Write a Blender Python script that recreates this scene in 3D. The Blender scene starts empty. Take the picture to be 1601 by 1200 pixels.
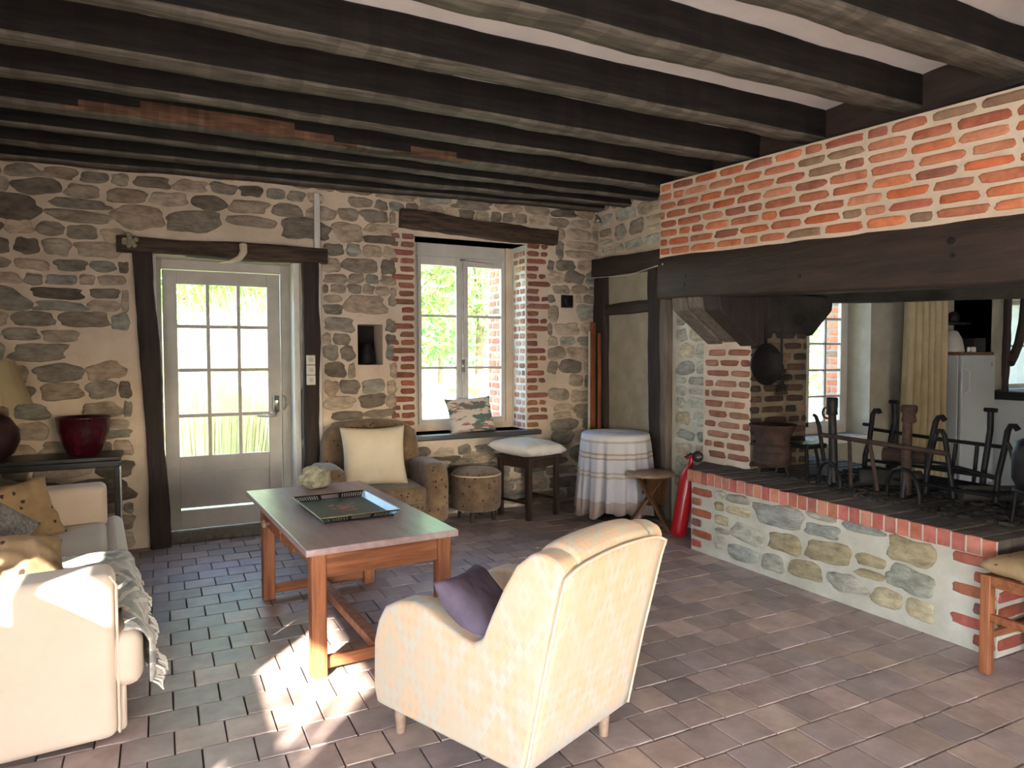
import bpy, math, random
from mathutils import Vector, Matrix, noise
sc = bpy.context.scene
C = sc.collection
PI = math.pi
def V(*a): return Vector(a)
def S(r, g, b):                      # sRGB 0-255 -> linear
    return tuple(((c/255)/12.92 if c/255 <= .04045 else ((c/255+.055)/1.055)**2.4) for c in (r, g, b))

# ------------------------------------------------------------------ camera
YAW, PIT, ROL, H = .46770, .0395, -.00224, 1.45
cam = bpy.data.cameras.new('camera'); co = bpy.data.objects.new('camera', cam); C.objects.link(co)
fw = V(math.sin(YAW)*math.cos(PIT), math.cos(YAW)*math.cos(PIT), -math.sin(PIT))
r0 = V(math.cos(YAW), -math.sin(YAW), 0); u0 = r0.cross(fw)
rr = math.cos(ROL)*r0 + math.sin(ROL)*u0; uu = -math.sin(ROL)*r0 + math.cos(ROL)*u0
M = Matrix.Identity(4)
for i in range(3): M[i][0], M[i][1], M[i][2] = rr[i], uu[i], -fw[i]
M[2][3] = H
co.matrix_world = M
cam.sensor_width = 36; cam.lens = 36*1088.8/1601; cam.clip_end = 300
sc.camera = co

# ------------------------------------------------------------------ light
sc.view_settings.view_transform = 'Standard'; sc.view_settings.look = 'None'
sc.view_settings.gamma = 1; sc.view_settings.use_curve_mapping = False
sc.view_settings.exposure = 0.5
w = bpy.data.worlds.new('world'); sc.world = w; w.use_nodes = True
wn = w.node_tree; bg = wn.nodes['Background']
sky = wn.nodes.new('ShaderNodeTexSky'); sky.sky_type = 'NISHITA'; sky.sun_disc = False
sky.sun_elevation = math.radians(40); sky.sun_rotation = math.radians(170); sky.air_density = .8; sky.dust_density = 2.5
wn.links.new(sky.outputs[0], bg.inputs[0]); bg.inputs[1].default_value = 3.6
SA, SE = math.radians(-40), math.radians(25)
SUN = V(-math.sin(SA)*math.cos(SE), math.cos(SA)*math.cos(SE), -math.sin(SE))
sl = bpy.data.lights.new('sun', 'SUN'); sl.energy = 34; sl.angle = math.radians(.8); sl.color = (1, .93, .82)
so = bpy.data.objects.new('sun', sl); C.objects.link(so); so.rotation_euler = SUN.to_track_quat('-Z', 'Y').to_euler(); so.location = (-9, -9, 9)
def area(name, loc, d, sx, sy, e, col):
    l = bpy.data.lights.new(name, 'AREA'); l.shape = 'RECTANGLE'; l.size = sx; l.size_y = sy; l.energy = e; l.color = col
    o = bpy.data.objects.new(name, l); C.objects.link(o); o.location = loc
    o.rotation_euler = Vector(d).to_track_quat('-Z', 'Y').to_euler(); return o
# fill lamps added inside unseen openings in the left wall and behind the camera
area('fill_left_opening', (-1.33, -1.35, .75), (1, .12, .18), 2.5, .95, 105, (1, .985, .97))
area('fill_front_opening', (3.2, -3.93, 1.1), (0, 1, .10), 3.3, .65, 8, (1, .985, .97))

# ------------------------------------------------------------------ materials
def nodes_mat(name):
    m = bpy.data.materials.new(name); m.use_nodes = True
    nt = m.node_tree; b = nt.nodes['Principled BSDF']; return m, nt, b
def N(nt, t, **kw):
    n = nt.nodes.new(t)
    for k, v in kw.items(): setattr(n, k, v)
    return n
def mix(nt, fac, a, b, bt='MIX'):
    n = N(nt, 'ShaderNodeMix', data_type='RGBA', blend_type=bt)
    for s, x in ((n.inputs[0], fac), (n.inputs[6], a), (n.inputs[7], b)):
        if hasattr(x, 'links'): nt.links.new(x, s)
        elif isinstance(x, (int, float)): s.default_value = x
        else: s.default_value = (*x[:3], 1)
    return n.outputs[2]
def ramp(nt, src, p0, p1, c0=(0, 0, 0), c1=(1, 1, 1)):
    n = N(nt, 'ShaderNodeValToRGB'); n.color_ramp.elements[0].position = p0; n.color_ramp.elements[1].position = p1
    n.color_ramp.elements[0].color = (*c0, 1); n.color_ramp.elements[1].color = (*c1, 1)
    nt.links.new(src, n.inputs[0]); return n.outputs[0]
def tex(nt, scale, detail=5, rough=.6, stretch=(1, 1, 1), coord='Object', off=(0, 0, 0)):
    tc = N(nt, 'ShaderNodeTexCoord'); mp = N(nt, 'ShaderNodeMapping'); mp.inputs['Scale'].default_value = stretch; mp.inputs['Location'].default_value = off
    nt.links.new(tc.outputs[coord], mp.inputs[0])
    n = N(nt, 'ShaderNodeTexNoise'); n.inputs['Scale'].default_value = scale; n.inputs['Detail'].default_value = detail; n.inputs['Roughness'].default_value = rough
    nt.links.new(mp.outputs[0], n.inputs['Vector']); return n.outputs[0]
def bump(nt, b, src, strength=.4, dist=.01):
    n = N(nt, 'ShaderNodeBump'); n.inputs['Strength'].default_value = strength; n.inputs['Distance'].default_value = dist
    nt.links.new(src, n.inputs['Height']); nt.links.new(n.outputs[0], b.inputs['Normal'])
def mat(name, col, col2=None, rough=.7, scale=8, stretch=(1, 1, 1), lo=.35, hi=.65, b=.3, bscale=None, attr=False, metal=0, spec=.4, dist=.004, spots=None, sheen=0):
    m, nt, p = nodes_mat(name)
    col2 = col2 or tuple(c*.7 for c in col)
    t = tex(nt, scale, 6, .65, stretch)
    c = mix(nt, ramp(nt, t, lo, hi), col, col2)
    if attr:
        a = N(nt, 'ShaderNodeAttribute', attribute_name='Col'); c = mix(nt, 1.0, c, a.outputs[0], 'MULTIPLY')
    if spots:
        sp, ss, th = spots
        vo = N(nt, 'ShaderNodeTexVoronoi'); vo.inputs['Scale'].default_value = ss
        tc = N(nt, 'ShaderNodeTexCoord'); nt.links.new(tc.outputs['Object'], vo.inputs['Vector'])
        n2 = tex(nt, ss*3, 2, .5)
        ad = N(nt, 'ShaderNodeMath', operation='MULTIPLY_ADD'); nt.links.new(n2, ad.inputs[0]); ad.inputs[1].default_value = .45; nt.links.new(vo.outputs['Distance'], ad.inputs[2])
        c = mix(nt, ramp(nt, ad.outputs[0], th, th+.04), sp, c)
    nt.links.new(c, p.inputs['Base Color'])
    p.inputs['Roughness'].default_value = rough; p.inputs['Metallic'].default_value = metal; p.inputs['Specular IOR Level'].default_value = spec
    if sheen: p.inputs['Sheen Weight'].default_value = sheen
    if b: bump(nt, p, tex(nt, bscale or scale*4, 6, .7, stretch), b, dist)
    return m
def wood(name, c1, c2, rough=.6, st=(1.2, 14, 14), scale=3, b=.5, attr=False, spec=.35):
    return mat(name, c1, c2, rough, scale, st, .38, .62, b, scale*2.5, attr, 0, spec, .005)
MT = {}
MT['mortar'] = mat('lime_mortar', S(216, 198, 176), S(194, 176, 154), .95, 3, b=.7, bscale=45, dist=.006)
MT['mortar_s'] = mat('smoked_mortar', S(132, 118, 96), S(96, 86, 72), .95, 5, b=.7, bscale=45, dist=.006)
MT['mortar_w'] = mat('white_lime_mortar', S(205, 200, 184), S(182, 178, 160), .95, 4, b=.7, bscale=45, dist=.006)
MT['stone'] = mat('rubble_stone', (1, 1, 1), (.40, .38, .35), .9, 10, (1, 1, 2.2), .38, .75, 1, 22, True, dist=.02)
MT['brick'] = mat('old_brick', (1, 1, 1), (.62, .55, .5), .9, 14, lo=.4, hi=.75, b=.8, bscale=50, attr=True, dist=.006)
MT['tile'] = mat('terracotta_floor_tile', (1, 1, 1), (.66, .63, .63), .42, 7, lo=.35, hi=.7, b=.35, bscale=30, attr=True, spec=.4, dist=.004)
MT['grout'] = mat('floor_grout', S(40, 33, 30), S(70, 60, 54), .95, 6)
MT['plaster'] = mat('old_plaster', S(200, 193, 178), S(182, 174, 158), .95, 5, b=.4, bscale=30)
MT['plaster_p'] = mat('ceiling_plaster', S(238, 228, 220), S(222, 212, 204), .95, 2, b=.2, bscale=20)
MT['panel'] = mat('infill_plaster', S(168, 158, 138), S(150, 141, 122), .95, 6, b=.4, bscale=60)
MT['kplaster'] = mat('kitchen_plaster', S(168, 162, 148), S(152, 146, 132), .9, 5, b=.4, bscale=40)
MT['white_r'] = mat('whitewash', S(226, 224, 216), S(208, 206, 196), .9, 5, b=.4, bscale=40)
MT['beam'] = wood('dark_oak', (.8, .8, .8), (.35, .33, .32), .75, (1, 12, 12), 3, .8, attr=True, spec=.25)
MT['mantel'] = mat('mantel_oak', S(62, 48, 42), S(38, 30, 27), .6, 3, (8, 1, 8), .35, .7, .7, 9, dist=.006)
MT['vbeam'] = mat('dark_post_oak', S(60, 47, 40), S(34, 27, 24), .75, 3, (10, 10, 1), .35, .7, .8, 9, dist=.006)
MT['gbeam'] = mat('grey_weathered_oak', S(122, 110, 98), S(82, 72, 64), .8, 3, (10, 10, 1), .35, .7, .8, 9, dist=.006)
MT['lint'] = wood('lintel_oak', S(88, 68, 54), S(48, 37, 30), .75, (1, 9, 9), 4, .9)
MT['paint'] = mat('grey_white_paint', S(186, 180, 170), S(172, 165, 155), .5, 5, b=.15, bscale=20)
MT['paint_w'] = mat('white_paint', S(205, 200, 192), S(190, 184, 176), .45, 5, b=.1)
MT['pine'] = wood('worn_pine', S(164, 104, 68), S(120, 72, 46), .5, (12, 12, 1), 2.2, .3)
MT['pine_h'] = wood('worn_pine_rail', S(160, 100, 66), S(116, 70, 44), .5, (1, 12, 12), 2.2, .3)
MT['ttop'] = mat('worn_table_top', S(182, 158, 154), S(150, 122, 116), .34, 3, (6, 1, 6), .3, .7, .15, 12, spec=.6, dist=.002)
MT['iron'] = mat('black_iron', S(36, 33, 32), S(20, 18, 18), .55, 20, metal=.4, b=.4, bscale=60, dist=.002)
MT['rust'] = mat('rusty_iron', S(74, 52, 42), S(40, 32, 28), .8, 16, metal=.2, b=.5, bscale=60, dist=.002)
MT['soot'] = mat('sooty_plaster', S(60, 54, 46), S(26, 24, 22), .95, 3, b=.6, bscale=25)
MT['hbrick'] = mat('sooty_hearth_brick', S(98, 86, 76), S(62, 55, 50), .9, 3, b=.5, bscale=40, attr=True)
MT['cream'] = mat('cream_cotton', S(208, 190, 170), S(202, 183, 162), .9, 4, b=.25, bscale=180, dist=.002, sheen=.2)
MT['beige_c'] = mat('beige_cotton', S(212, 198, 174), S(202, 188, 162), .95, 5, b=.3, bscale=120, dist=.002)
MT['white_c'] = mat('white_pillow_cotton', S(225, 220, 212), S(210, 203, 192), .95, 5, b=.2, bscale=60, dist=.002)
MT['brown_f'] = mat('brown_floral_velvet', S(128, 106, 80), S(98, 78, 58), .95, 10, b=.3, bscale=120, spots=(S(62, 34, 26), 22, .40), sheen=.3)
MT['gold_f'] = mat('gold_floral_cotton', S(168, 142, 108), S(148, 122, 88), .95, 6, b=.25, bscale=120, spots=(S(64, 48, 38), 13, .36))
MT['fur'] = mat('grey_fur', S(150, 146, 140), S(104, 100, 96), 1, 60, b=1, bscale=150, dist=.01)
MT['purple'] = mat('purple_cushion_cotton', S(104, 92, 108), S(84, 73, 88), .95, 8, b=.2)
MT['lace'] = mat('sheer_tablecloth', S(188, 184, 180), S(168, 162, 156), .9, 20, (.3, .3, 3), b=.2)
MT['red'] = mat('red_enamel', S(190, 30, 40), S(176, 24, 34), .3, 3, b=0, spec=.6)
MT['pot'] = mat('oxblood_glaze', S(72, 18, 28), S(48, 12, 18), .18, 9, b=.5, bscale=22, spec=.7, dist=.004)
MT['rock'] = mat('pale_flint', S(176, 170, 142), S(132, 126, 104), .9, 12, b=.8, bscale=40)
MT['black'] = mat('black_lacquer', S(34, 31, 30), S(24, 22, 22), .4, 5, b=.1)
MT['sillw'] = mat('dark_sill_paint', S(58, 58, 62), S(44, 44, 48), .3, 4, b=.1, spec=.6)
MT['shade'] = mat('parchment_shade', S(176, 160, 124), S(162, 146, 112), .9, 3, b=.1)
MT['dkwood'] = wood('dark_stool_wood', S(64, 46, 36), S(42, 30, 24), .5, (10, 10, 1.5), 3, .3)
MT['brwood'] = wood('brown_stool_wood', S(112, 76, 44), S(78, 52, 32), .5, (8, 8, 1.5), 3, .3)
MT['stooltop'] = wood('pale_stool_top', S(172, 148, 128), S(146, 120, 100), .45, (2, 8, 8), 3, .2)
MT['orange_w'] = wood('varnished_ski_wood', S(140, 82, 50), S(108, 60, 36), .35, (10, 10, 1), 3, .1)
MT['lime'] = mat('pale_lime_paint', S(206, 206, 140), S(190, 190, 124), .5, 3, b=0)
MT['metal'] = mat('worn_steel', S(190, 188, 182), S(150, 148, 142), .3, 20, metal=.8, b=.1)
MT['plastic'] = mat('ivory_plastic', S(214, 208, 192), S(206, 200, 184), .4, 3, b=0)
MT['fridge'] = mat('white_fridge_enamel', S(176, 180, 182), S(168, 172, 174), .35, 3, b=0)
MT['curtain'] = mat('cream_curtain_linen', S(172, 156, 124), S(158, 142, 110), .9, 6, b=.2, bscale=120)
MT['dark'] = mat('dark_cupboard', S(32, 28, 26), S(22, 20, 19), .6, 5, b=.1)
MT['leafy'] = None

def leaf_mat(name, c1, c2, tr=.5):
    m, nt, p = nodes_mat(name)
    a = N(nt, 'ShaderNodeAttribute', attribute_name='Col')
    t = tex(nt, 1.3, 3); c = mix(nt, ramp(nt, t, .35, .65), c1, c2); c = mix(nt, 1.0, c, a.outputs[0], 'MULTIPLY')
    nt.links.new(c, p.inputs['Base Color']); p.inputs['Roughness'].default_value = .6
    tl = N(nt, 'ShaderNodeBsdfTranslucent'); nt.links.new(c, tl.inputs[0])
    ms = N(nt, 'ShaderNodeMixShader'); ms.inputs[0].default_value = tr
    nt.links.new(p.outputs[0], ms.inputs[1]); nt.links.new(tl.outputs[0], ms.inputs[2])
    nt.links.new(ms.outputs[0], nt.nodes['Material Output'].inputs[0]); return m
MT['leaf'] = leaf_mat('spring_leaves', S(150, 196, 96), S(110, 160, 74))
MT['leaf2'] = leaf_mat('dark_leaves', S(104, 150, 84), S(80, 120, 66))
MT['leafy'] = leaf_mat('yellow_green_leaf', S(190, 214, 92), S(150, 186, 70))
MT['straw'] = leaf_mat('pampas_straw', S(238, 230, 204), S(214, 216, 168), .4)
MT['bark'] = mat('bark', S(96, 82, 68), S(64, 54, 46), .9, 6, (3, 3, 1))
MT['lawn'] = mat('lawn_grass', S(168, 188, 124), S(192, 200, 146), .95, .6, lo=.3, hi=.7, b=.6, bscale=30, dist=.03)
MT['paver'] = mat('pale_gravel', S(214, 206, 190), S(192, 182, 166), .95, 3, b=.4, bscale=60)
def glass_mat():
    m, nt, p = nodes_mat('window_glass')
    t = N(nt, 'ShaderNodeBsdfTransparent'); t.inputs[0].default_value = (.97, .98, .97, 1)
    g = N(nt, 'ShaderNodeBsdfGlossy'); g.inputs['Roughness'].default_value = .03
    ms = N(nt, 'ShaderNodeMixShader'); ms.inputs[0].default_value = .07
    nt.links.new(t.outputs[0], ms.inputs[1]); nt.links.new(g.outputs[0], ms.inputs[2])
    nt.links.new(ms.outputs[0], nt.nodes['Material Output'].inputs[0]); return m
MT['glass'] = glass_mat()
def kilim(name, base, cols, s):
    m, nt, p = nodes_mat(name)
    tc = N(nt, 'ShaderNodeTexCoord'); sp = N(nt, 'ShaderNodeSeparateXYZ'); nt.links.new(tc.outputs['UV'], sp.inputs[0])
    def mth(op, a, b=None, c=None):
        n = N(nt, 'ShaderNodeMath', operation=op)
        for i, x in enumerate((a, b, c)):
            if x is None: continue
            if hasattr(x, 'links'): nt.links.new(x, n.inputs[i])
            else: n.inputs[i].default_value = x
        return n.outputs[0]
    def diamond(sx, sy):
        a = mth('ABSOLUTE', mth('SUBTRACT', mth('FRACT', mth('MULTIPLY', sp.outputs[0], sx)), .5))
        b = mth('ABSOLUTE', mth('SUBTRACT', mth('FRACT', mth('MULTIPLY', sp.outputs[1], sy)), .5))
        return mth('ADD', a, b)
    big = diamond(s, s*.62); small = diamond(s*6, s*4)
    bands = mth('FRACT', mth('MULTIPLY', big, 4.0))
    stair = mth('ADD', bands, mth('MULTIPLY', small, .18))
    c = mix(nt, ramp(nt, stair, .42, .47), base, cols[0])
    c = mix(nt, ramp(nt, mth('FRACT', mth('MULTIPLY', big, 2.0)), .70, .74), c, cols[1])
    c = mix(nt, mth('MULTIPLY', ramp(nt, small, .62, .66), .45), c, cols[2])
    f = tex(nt, 5, 4); c = mix(nt, mth('MULTIPLY', ramp(nt, f, .42, .62), .75), c, base)
    nt.links.new(c, p.inputs['Base Color']); p.inputs['Roughness'].default_value = .95; p.inputs['Sheen Weight'].default_value = .2
    bump(nt, p, tex(nt, 220, 3), .3, .002); return m
MT['kilim'] = kilim('faded_kilim_fabric', S(190, 176, 152), (S(206, 172, 138), S(184, 182, 166), S(196, 156, 130)), 4.6)
MT['throw'] = kilim('white_grey_throw', S(214, 208, 196), (S(120, 124, 120), S(150, 156, 150), S(96, 100, 98)), 3.0)
def voronoi_cloth(name, base, c1, c2, scale):
    m, nt, p = nodes_mat(name)
    n1 = tex(nt, scale, 4, .6, (1, 3, 1)); n2 = tex(nt, scale*1.7, 4, .6, (1, 4, 1), off=(3, 1, 2))
    c = mix(nt, ramp(nt, n1, .52, .56), base, c1); c = mix(nt, ramp(nt, n2, .58, .61), c, c2)
    nt.links.new(c, p.inputs['Base Color']); p.inputs['Roughness'].default_value = .9; return m
MT['printc'] = voronoi_cloth('printed_cushion', S(205, 196, 184), S(86, 110, 104), S(150, 96, 92), 5)

# ------------------------------------------------------------------ mesh builder
class B:
    def __init__(s): s.v = []; s.f = []; s.m = []; s.c = []; s.s = []; s.uv = []
    def add(s, vs, fs, mi=0, col=(1, 1, 1), sm=False, uvs=None):
        o = len(s.v); s.v += [tuple(x) for x in vs]
        for k, f in enumerate(fs):
            s.f.append(tuple(i+o for i in f)); s.m.append(mi); s.c.append(col); s.s.append(sm)
            s.uv.append([uvs[i] for i in f] if uvs else None)
        return s
    def box(s, lo, hi, mi=0, col=(1, 1, 1), R=None, cut=1):
        (a, b, c), (d, e, g) = lo, hi
        vs = [V(x, y, z) for x in (a, d) for y in (b, e) for z in (c, g)]
        if R is not None: vs = [R @ p for p in vs]
        return s.add(vs, [(0, 1, 3, 2), (4, 6, 7, 5), (0, 4, 5, 1), (2, 3, 7, 6), (0, 2, 6, 4), (1, 5, 7, 3)], mi, col)
    def hexa(s, p, mi=0, col=(1, 1, 1)):     # 4 bottom (ccw), 4 top
        return s.add(p, [(3, 2, 1, 0), (4, 5, 6, 7), (0, 1, 5, 4), (1, 2, 6, 5), (2, 3, 7, 6), (3, 0, 4, 7)], mi, col)
    def tube(s, pts, r, n=10, mi=0, col=(1, 1, 1), flat=1.0):
        pts = [Vector(p) for p in pts]; rs = r if isinstance(r, (list, tuple)) else [r]*len(pts)
        vs = []; prev = None
        for i, p in enumerate(pts):
            t = (pts[min(i+1, len(pts)-1)]-pts[max(i-1, 0)]).normalized()
            if prev is None:
                a = V(0, 0, 1) if abs(t.z) < .9 else V(1, 0, 0); x = t.cross(a).normalized()
            else: x = (prev - t*prev.dot(t)).normalized()
            prev = x; y = t.cross(x)
            for k in range(n): vs.append(p+(x*math.cos(2*PI*k/n)+y*math.sin(2*PI*k/n)*flat)*rs[i])
        fs = [(i*n+k, i*n+(k+1) % n, (i+1)*n+(k+1) % n, (i+1)*n+k) for i in range(len(pts)-1) for k in range(n)]
        s.add(vs, fs, mi, col, True)
        s.add(vs[:n], [tuple(range(n))[::-1]], mi, col); s.add(vs[-n:], [tuple(range(n))], mi, col); return s
    def lathe(s, prof, c=(0, 0, 0), n=28, mi=0, col=(1, 1, 1), R=None, sm=True, caps=True):
        vs = []
        for r, z in prof:
            for k in range(n):
                p = V(r*math.cos(2*PI*k/n), r*math.sin(2*PI*k/n), z)
                if R is not None: p = R @ p
                vs.append(p+Vector(c))
        fs = [(i*n+k, i*n+(k+1) % n, (i+1)*n+(k+1) % n, (i+1)*n+k) for i in range(len(prof)-1) for k in range(n)]
        s.add(vs, fs, mi, col, sm)
        if caps: s.add(vs[:n], [tuple(range(n))[::-1]], mi, col); s.add(vs[-n:], [tuple(range(n))], mi, col)
        return s
    def prism(s, poly, fn, d0, d1, mi=0, col=(1, 1, 1)):   # poly of (a,b), fn(a,b,d)->Vector
        n = len(poly); vs = [fn(a, b, d0) for a, b in poly]+[fn(a, b, d1) for a, b in poly]
        return s.add(vs, [tuple(range(n))[::-1], tuple(range(n, 2*n))]+[(i, (i+1) % n, n+(i+1) % n, n+i) for i in range(n)], mi, col)
    def grid(s, nu, nv, fn, mi=0, col=(1, 1, 1), sm=True, uv=1.0, flip=False):
        vs = [fn(i/nu, j/nv) for i in range(nu+1) for j in range(nv+1)]
        uvs = [(i/nu*uv, j/nv*uv) for i in range(nu+1) for j in range(nv+1)]
        fs = [(i*(nv+1)+j, (i+1)*(nv+1)+j, (i+1)*(nv+1)+j+1, i*(nv+1)+j+1) for i in range(nu) for j in range(nv)]
        if flip: fs = [f[::-1] for f in fs]
        return s.add(vs, fs, mi, col, sm, uvs)
    def obj(s, name, mats, parent=None, bevel=0, seg=3, sub=0, angle=35, smooth=False, solid=0, recalc=False):
        me = bpy.data.meshes.new(name); me.from_pydata(s.v, [], s.f)
        for k in mats: me.materials.append(MT[k] if isinstance(k, str) else k)
        me.polygons.foreach_set('material_index', s.m)
        me.polygons.foreach_set('use_smooth', [smooth or x for x in s.s])
        ca = me.color_attributes.new('Col', 'FLOAT_COLOR', 'CORNER')
        data = []
        for f, c in zip(s.f, s.c): data += list((*c[:3], 1))*len(f)
        ca.data.foreach_set('color', data)
        if any(u is not None for u in s.uv):
            ul = me.uv_layers.new(name='UVMap'); d = []
            for f, u in zip(s.f, s.uv):
                for k in range(len(f)): d += list(u[k]) if u else [0, 0]
            ul.data.foreach_set('uv', d)
        me.update()
        if recalc:
            import bmesh
            bm = bmesh.new(); bm.from_mesh(me); bmesh.ops.remove_doubles(bm, verts=bm.verts, dist=1e-5); bmesh.ops.recalc_face_normals(bm, faces=bm.faces); bm.to_mesh(me); bm.free()
        o = bpy.data.objects.new(name, me); C.objects.link(o)
        if parent: o.parent = parent
        if solid: md = o.modifiers.new('solid', 'SOLIDIFY'); md.thickness = solid
        if bevel:
            md = o.modifiers.new('bevel', 'BEVEL'); md.width = bevel; md.segments = seg; md.limit_method = 'ANGLE'; md.angle_limit = math.radians(angle); md.harden_normals = False
            for p in me.polygons: p.use_smooth = True
            md2 = o.modifiers.new('wn', 'WEIGHTED_NORMAL'); md2.keep_sharp = True
        if sub: md = o.modifiers.new('sub', 'SUBSURF'); md.levels = sub; md.render_levels = sub
        return o
def thing(name, label, cat, loc=(0, 0, 0), rz=0, group=None):
    o = bpy.data.objects.new(name, None); C.objects.link(o); o.location = loc; o.rotation_euler = (0, 0, rz)
    o['label'] = label; o['category'] = cat
    if group: o['group'] = group
    return o
def tag(o, label, cat, group=None):
    o['label'] = label; o['category'] = cat
    if group: o['group'] = group
    return o
def struct(o): o['kind'] = 'structure'; return o
def RZ(a, c=(0, 0, 0)): return Matrix.Translation(c) @ Matrix.Rotation(a, 4, 'Z')
def nz(p, s=1.0, seed=0): return noise.noise(Vector(p)*s+V(seed*7.3, seed*3.1, seed*1.7))

# ------------------------------------------------------------------ masonry
STONES = [S(172, 160, 142), S(156, 148, 134), S(190, 174, 152), S(142, 132, 118), S(182, 166, 146), S(164, 150, 132), S(198, 178, 154), S(128, 116, 102), S(164, 162, 148), S(184, 164, 142)]
STONES_W = [S(206, 204, 186), S(192, 190, 176), S(212, 200, 172), S(178, 176, 166), S(208, 206, 190), S(196, 180, 148), S(186, 184, 166)]
STONES_H = [S(188, 186, 168), S(170, 172, 160), S(198, 184, 150), S(160, 160, 150), S(180, 166, 132), S(176, 176, 158)]
BRICKS = [S(184, 112, 86), S(170, 100, 78), S(192, 122, 92), S(158, 100, 82), S(178, 110, 82), S(196, 132, 102)]
def blob(b, P, u, v, w, h, n, rng, mi, col, dep=.012, p=3.0, jit=.12, npt=20):
    sd = rng.random()*99
    ring = []; ro = rng.uniform(-.09, .09) if p < 6 else 0; asp = h/w
    for k in range(npt):
        a = 2*PI*(k+.3*rng.random())/npt
        ca, sa = math.cos(a), math.sin(a)
        r = (abs(ca)**p+abs(sa)**p)**(-1/p)
        r *= 1-jit*.2+jit*noise.noise(V(ca*1.3+sd, sa*1.3, 0))*1.6
        X_, Y_ = ca*r, sa*r
        ring.append((X_-Y_*ro*asp, Y_+X_*ro/max(asp, .5)))
    vs = []; lev = ((1.0, -.004), (.97, dep*.55), (.86, dep*.95), (.5, dep*1.1))
    for sc_, d in lev:
        for (x, y) in ring:
            dd = d+(dep*.35*noise.noise(V(x*2+sd, y*2, sc_)) if d > 0 else 0)
            vs.append(P(u+x*w/2*sc_, v+y*h/2*sc_, dd))
    vs.append(P(u, v, dep*1.1))
    fs = [(i*npt+k, i*npt+(k+1) % npt, (i+1)*npt+(k+1) % npt, (i+1)*npt+k) for i in range(len(lev)-1) for k in range(npt)]
    t = (len(lev)-1)*npt; fs += [(t+k, t+(k+1) % npt, len(vs)-1) for k in range(npt)]
    b.add(vs, fs, mi, col, True)
def hits(u0, u1, v0, v1, holes): return any(u0 < h[1] and u1 > h[0] and v0 < h[3] and v1 > h[2] for h in holes)
def rubble(b, P, U, W, holes, rng, mi, cols, hr=(.09, .2), gap=.03, dep=.012, tone=lambda u, v: 1.0, ar=(1.3, 2.9)):
    v = W[0]
    while v < W[1]-.03:
        h = rng.uniform(*hr)
        if W[1]-v-h < hr[0]*.6: h = W[1]-v
        u = U[0]-rng.random()*.1
        while u < U[1]:
            w = max(.09, h*rng.uniform(*ar)); wob = .03*noise.noise(V(u*1.7, v*3, 4))
            u1 = u+w
            cells = [(u, u1, v, v+h)]
            if h > .15 and rng.random() < .45: k = rng.uniform(.4, .6); cells = [(u, u1, v, v+h*k), (u, u1, v+h*k, v+h)]
            for (a, c, d, e) in cells:
                a = max(a, U[0]+.005); c = min(c, U[1]-.005)
                for hh in holes:      # clip to openings
                    if a < hh[1] and c > hh[0] and d+.02 < hh[3] and e-.02 > hh[2]:
                        if hh[0]-a > c-hh[1]: c = hh[0]
                        else: a = hh[1]
                if c-a < .06: continue
                if rng.random() < .04: continue
                col = rng.choice(cols); q = rng.uniform(.88, 1.3)*tone((a+c)/2, (d+e)/2)
                g = gap*rng.uniform(.6, 1.3)
                blob(b, P, (a+c)/2, (d+e)/2+wob, c-a-g, (e-d)-g*.9, 0, rng, mi, tuple(x*q for x in col), dep*rng.uniform(.6, 1.4), rng.uniform(2.6, 5), .2)
            u = u1
        v += h
def bricks(b, P, U, W, rng, mi, bw=.215, bh=.052, gap=.022, cols=BRICKS, tone=1.0, dep=.01, gaph=None, stag=.5):
    v = W[0]; k = 0; gh = gaph or gap
    while v+bh*.6 < W[1]:
        u = U[0]-(bw*stag if k % 2 else 0)*rng.uniform(.7, 1.1)
        while u < U[1]:
            w = bw*(rng.uniform(.85, 1.1) if rng.random() > .12 else .55)
            a, c = max(u, U[0]), min(u+w, U[1])
            if c-a > .04:
                q = rng.uniform(.8, 1.12)*tone; col = rng.choice(cols)
                if rng.random() < .08: col = S(150, 120, 96)
                blob(b, P, (a+c)/2, v+bh/2+.003*noise.noise(V(a*2, v, 1)), c-a-gap*.5, bh*rng.uniform(.9, 1.06), 0, rng, mi, tuple(x*q for x in col), dep*rng.uniform(.7, 1.2), 7, .1, 16)
            u += w+gap*.4
        v += bh+gh; k += 1
def wallbox(b, P, U, W, holes, d0, d1, mi=0):      # boxes tiling a rectangle around holes
    us = sorted({U[0], U[1], *[x for h in holes for x in h[:2]]}); vs = sorted({W[0], W[1], *[x for h in holes for x in h[2:]]})
    us = [x for x in us if U[0] <= x <= U[1]]; vs = [x for x in vs if W[0] <= x <= W[1]]
    for a, c in zip(us, us[1:]):
        for d, e in zip(vs, vs[1:]):
            if hits(a+1e-4, c-1e-4, d+1e-4, e-1e-4, holes): continue
            b.hexa([P(a, d, d0), P(c, d, d0), P(c, d, d1), P(a, d, d1), P(a, e, d0), P(c, e, d0), P(c, e, d1), P(a, e, d1)], mi)
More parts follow.
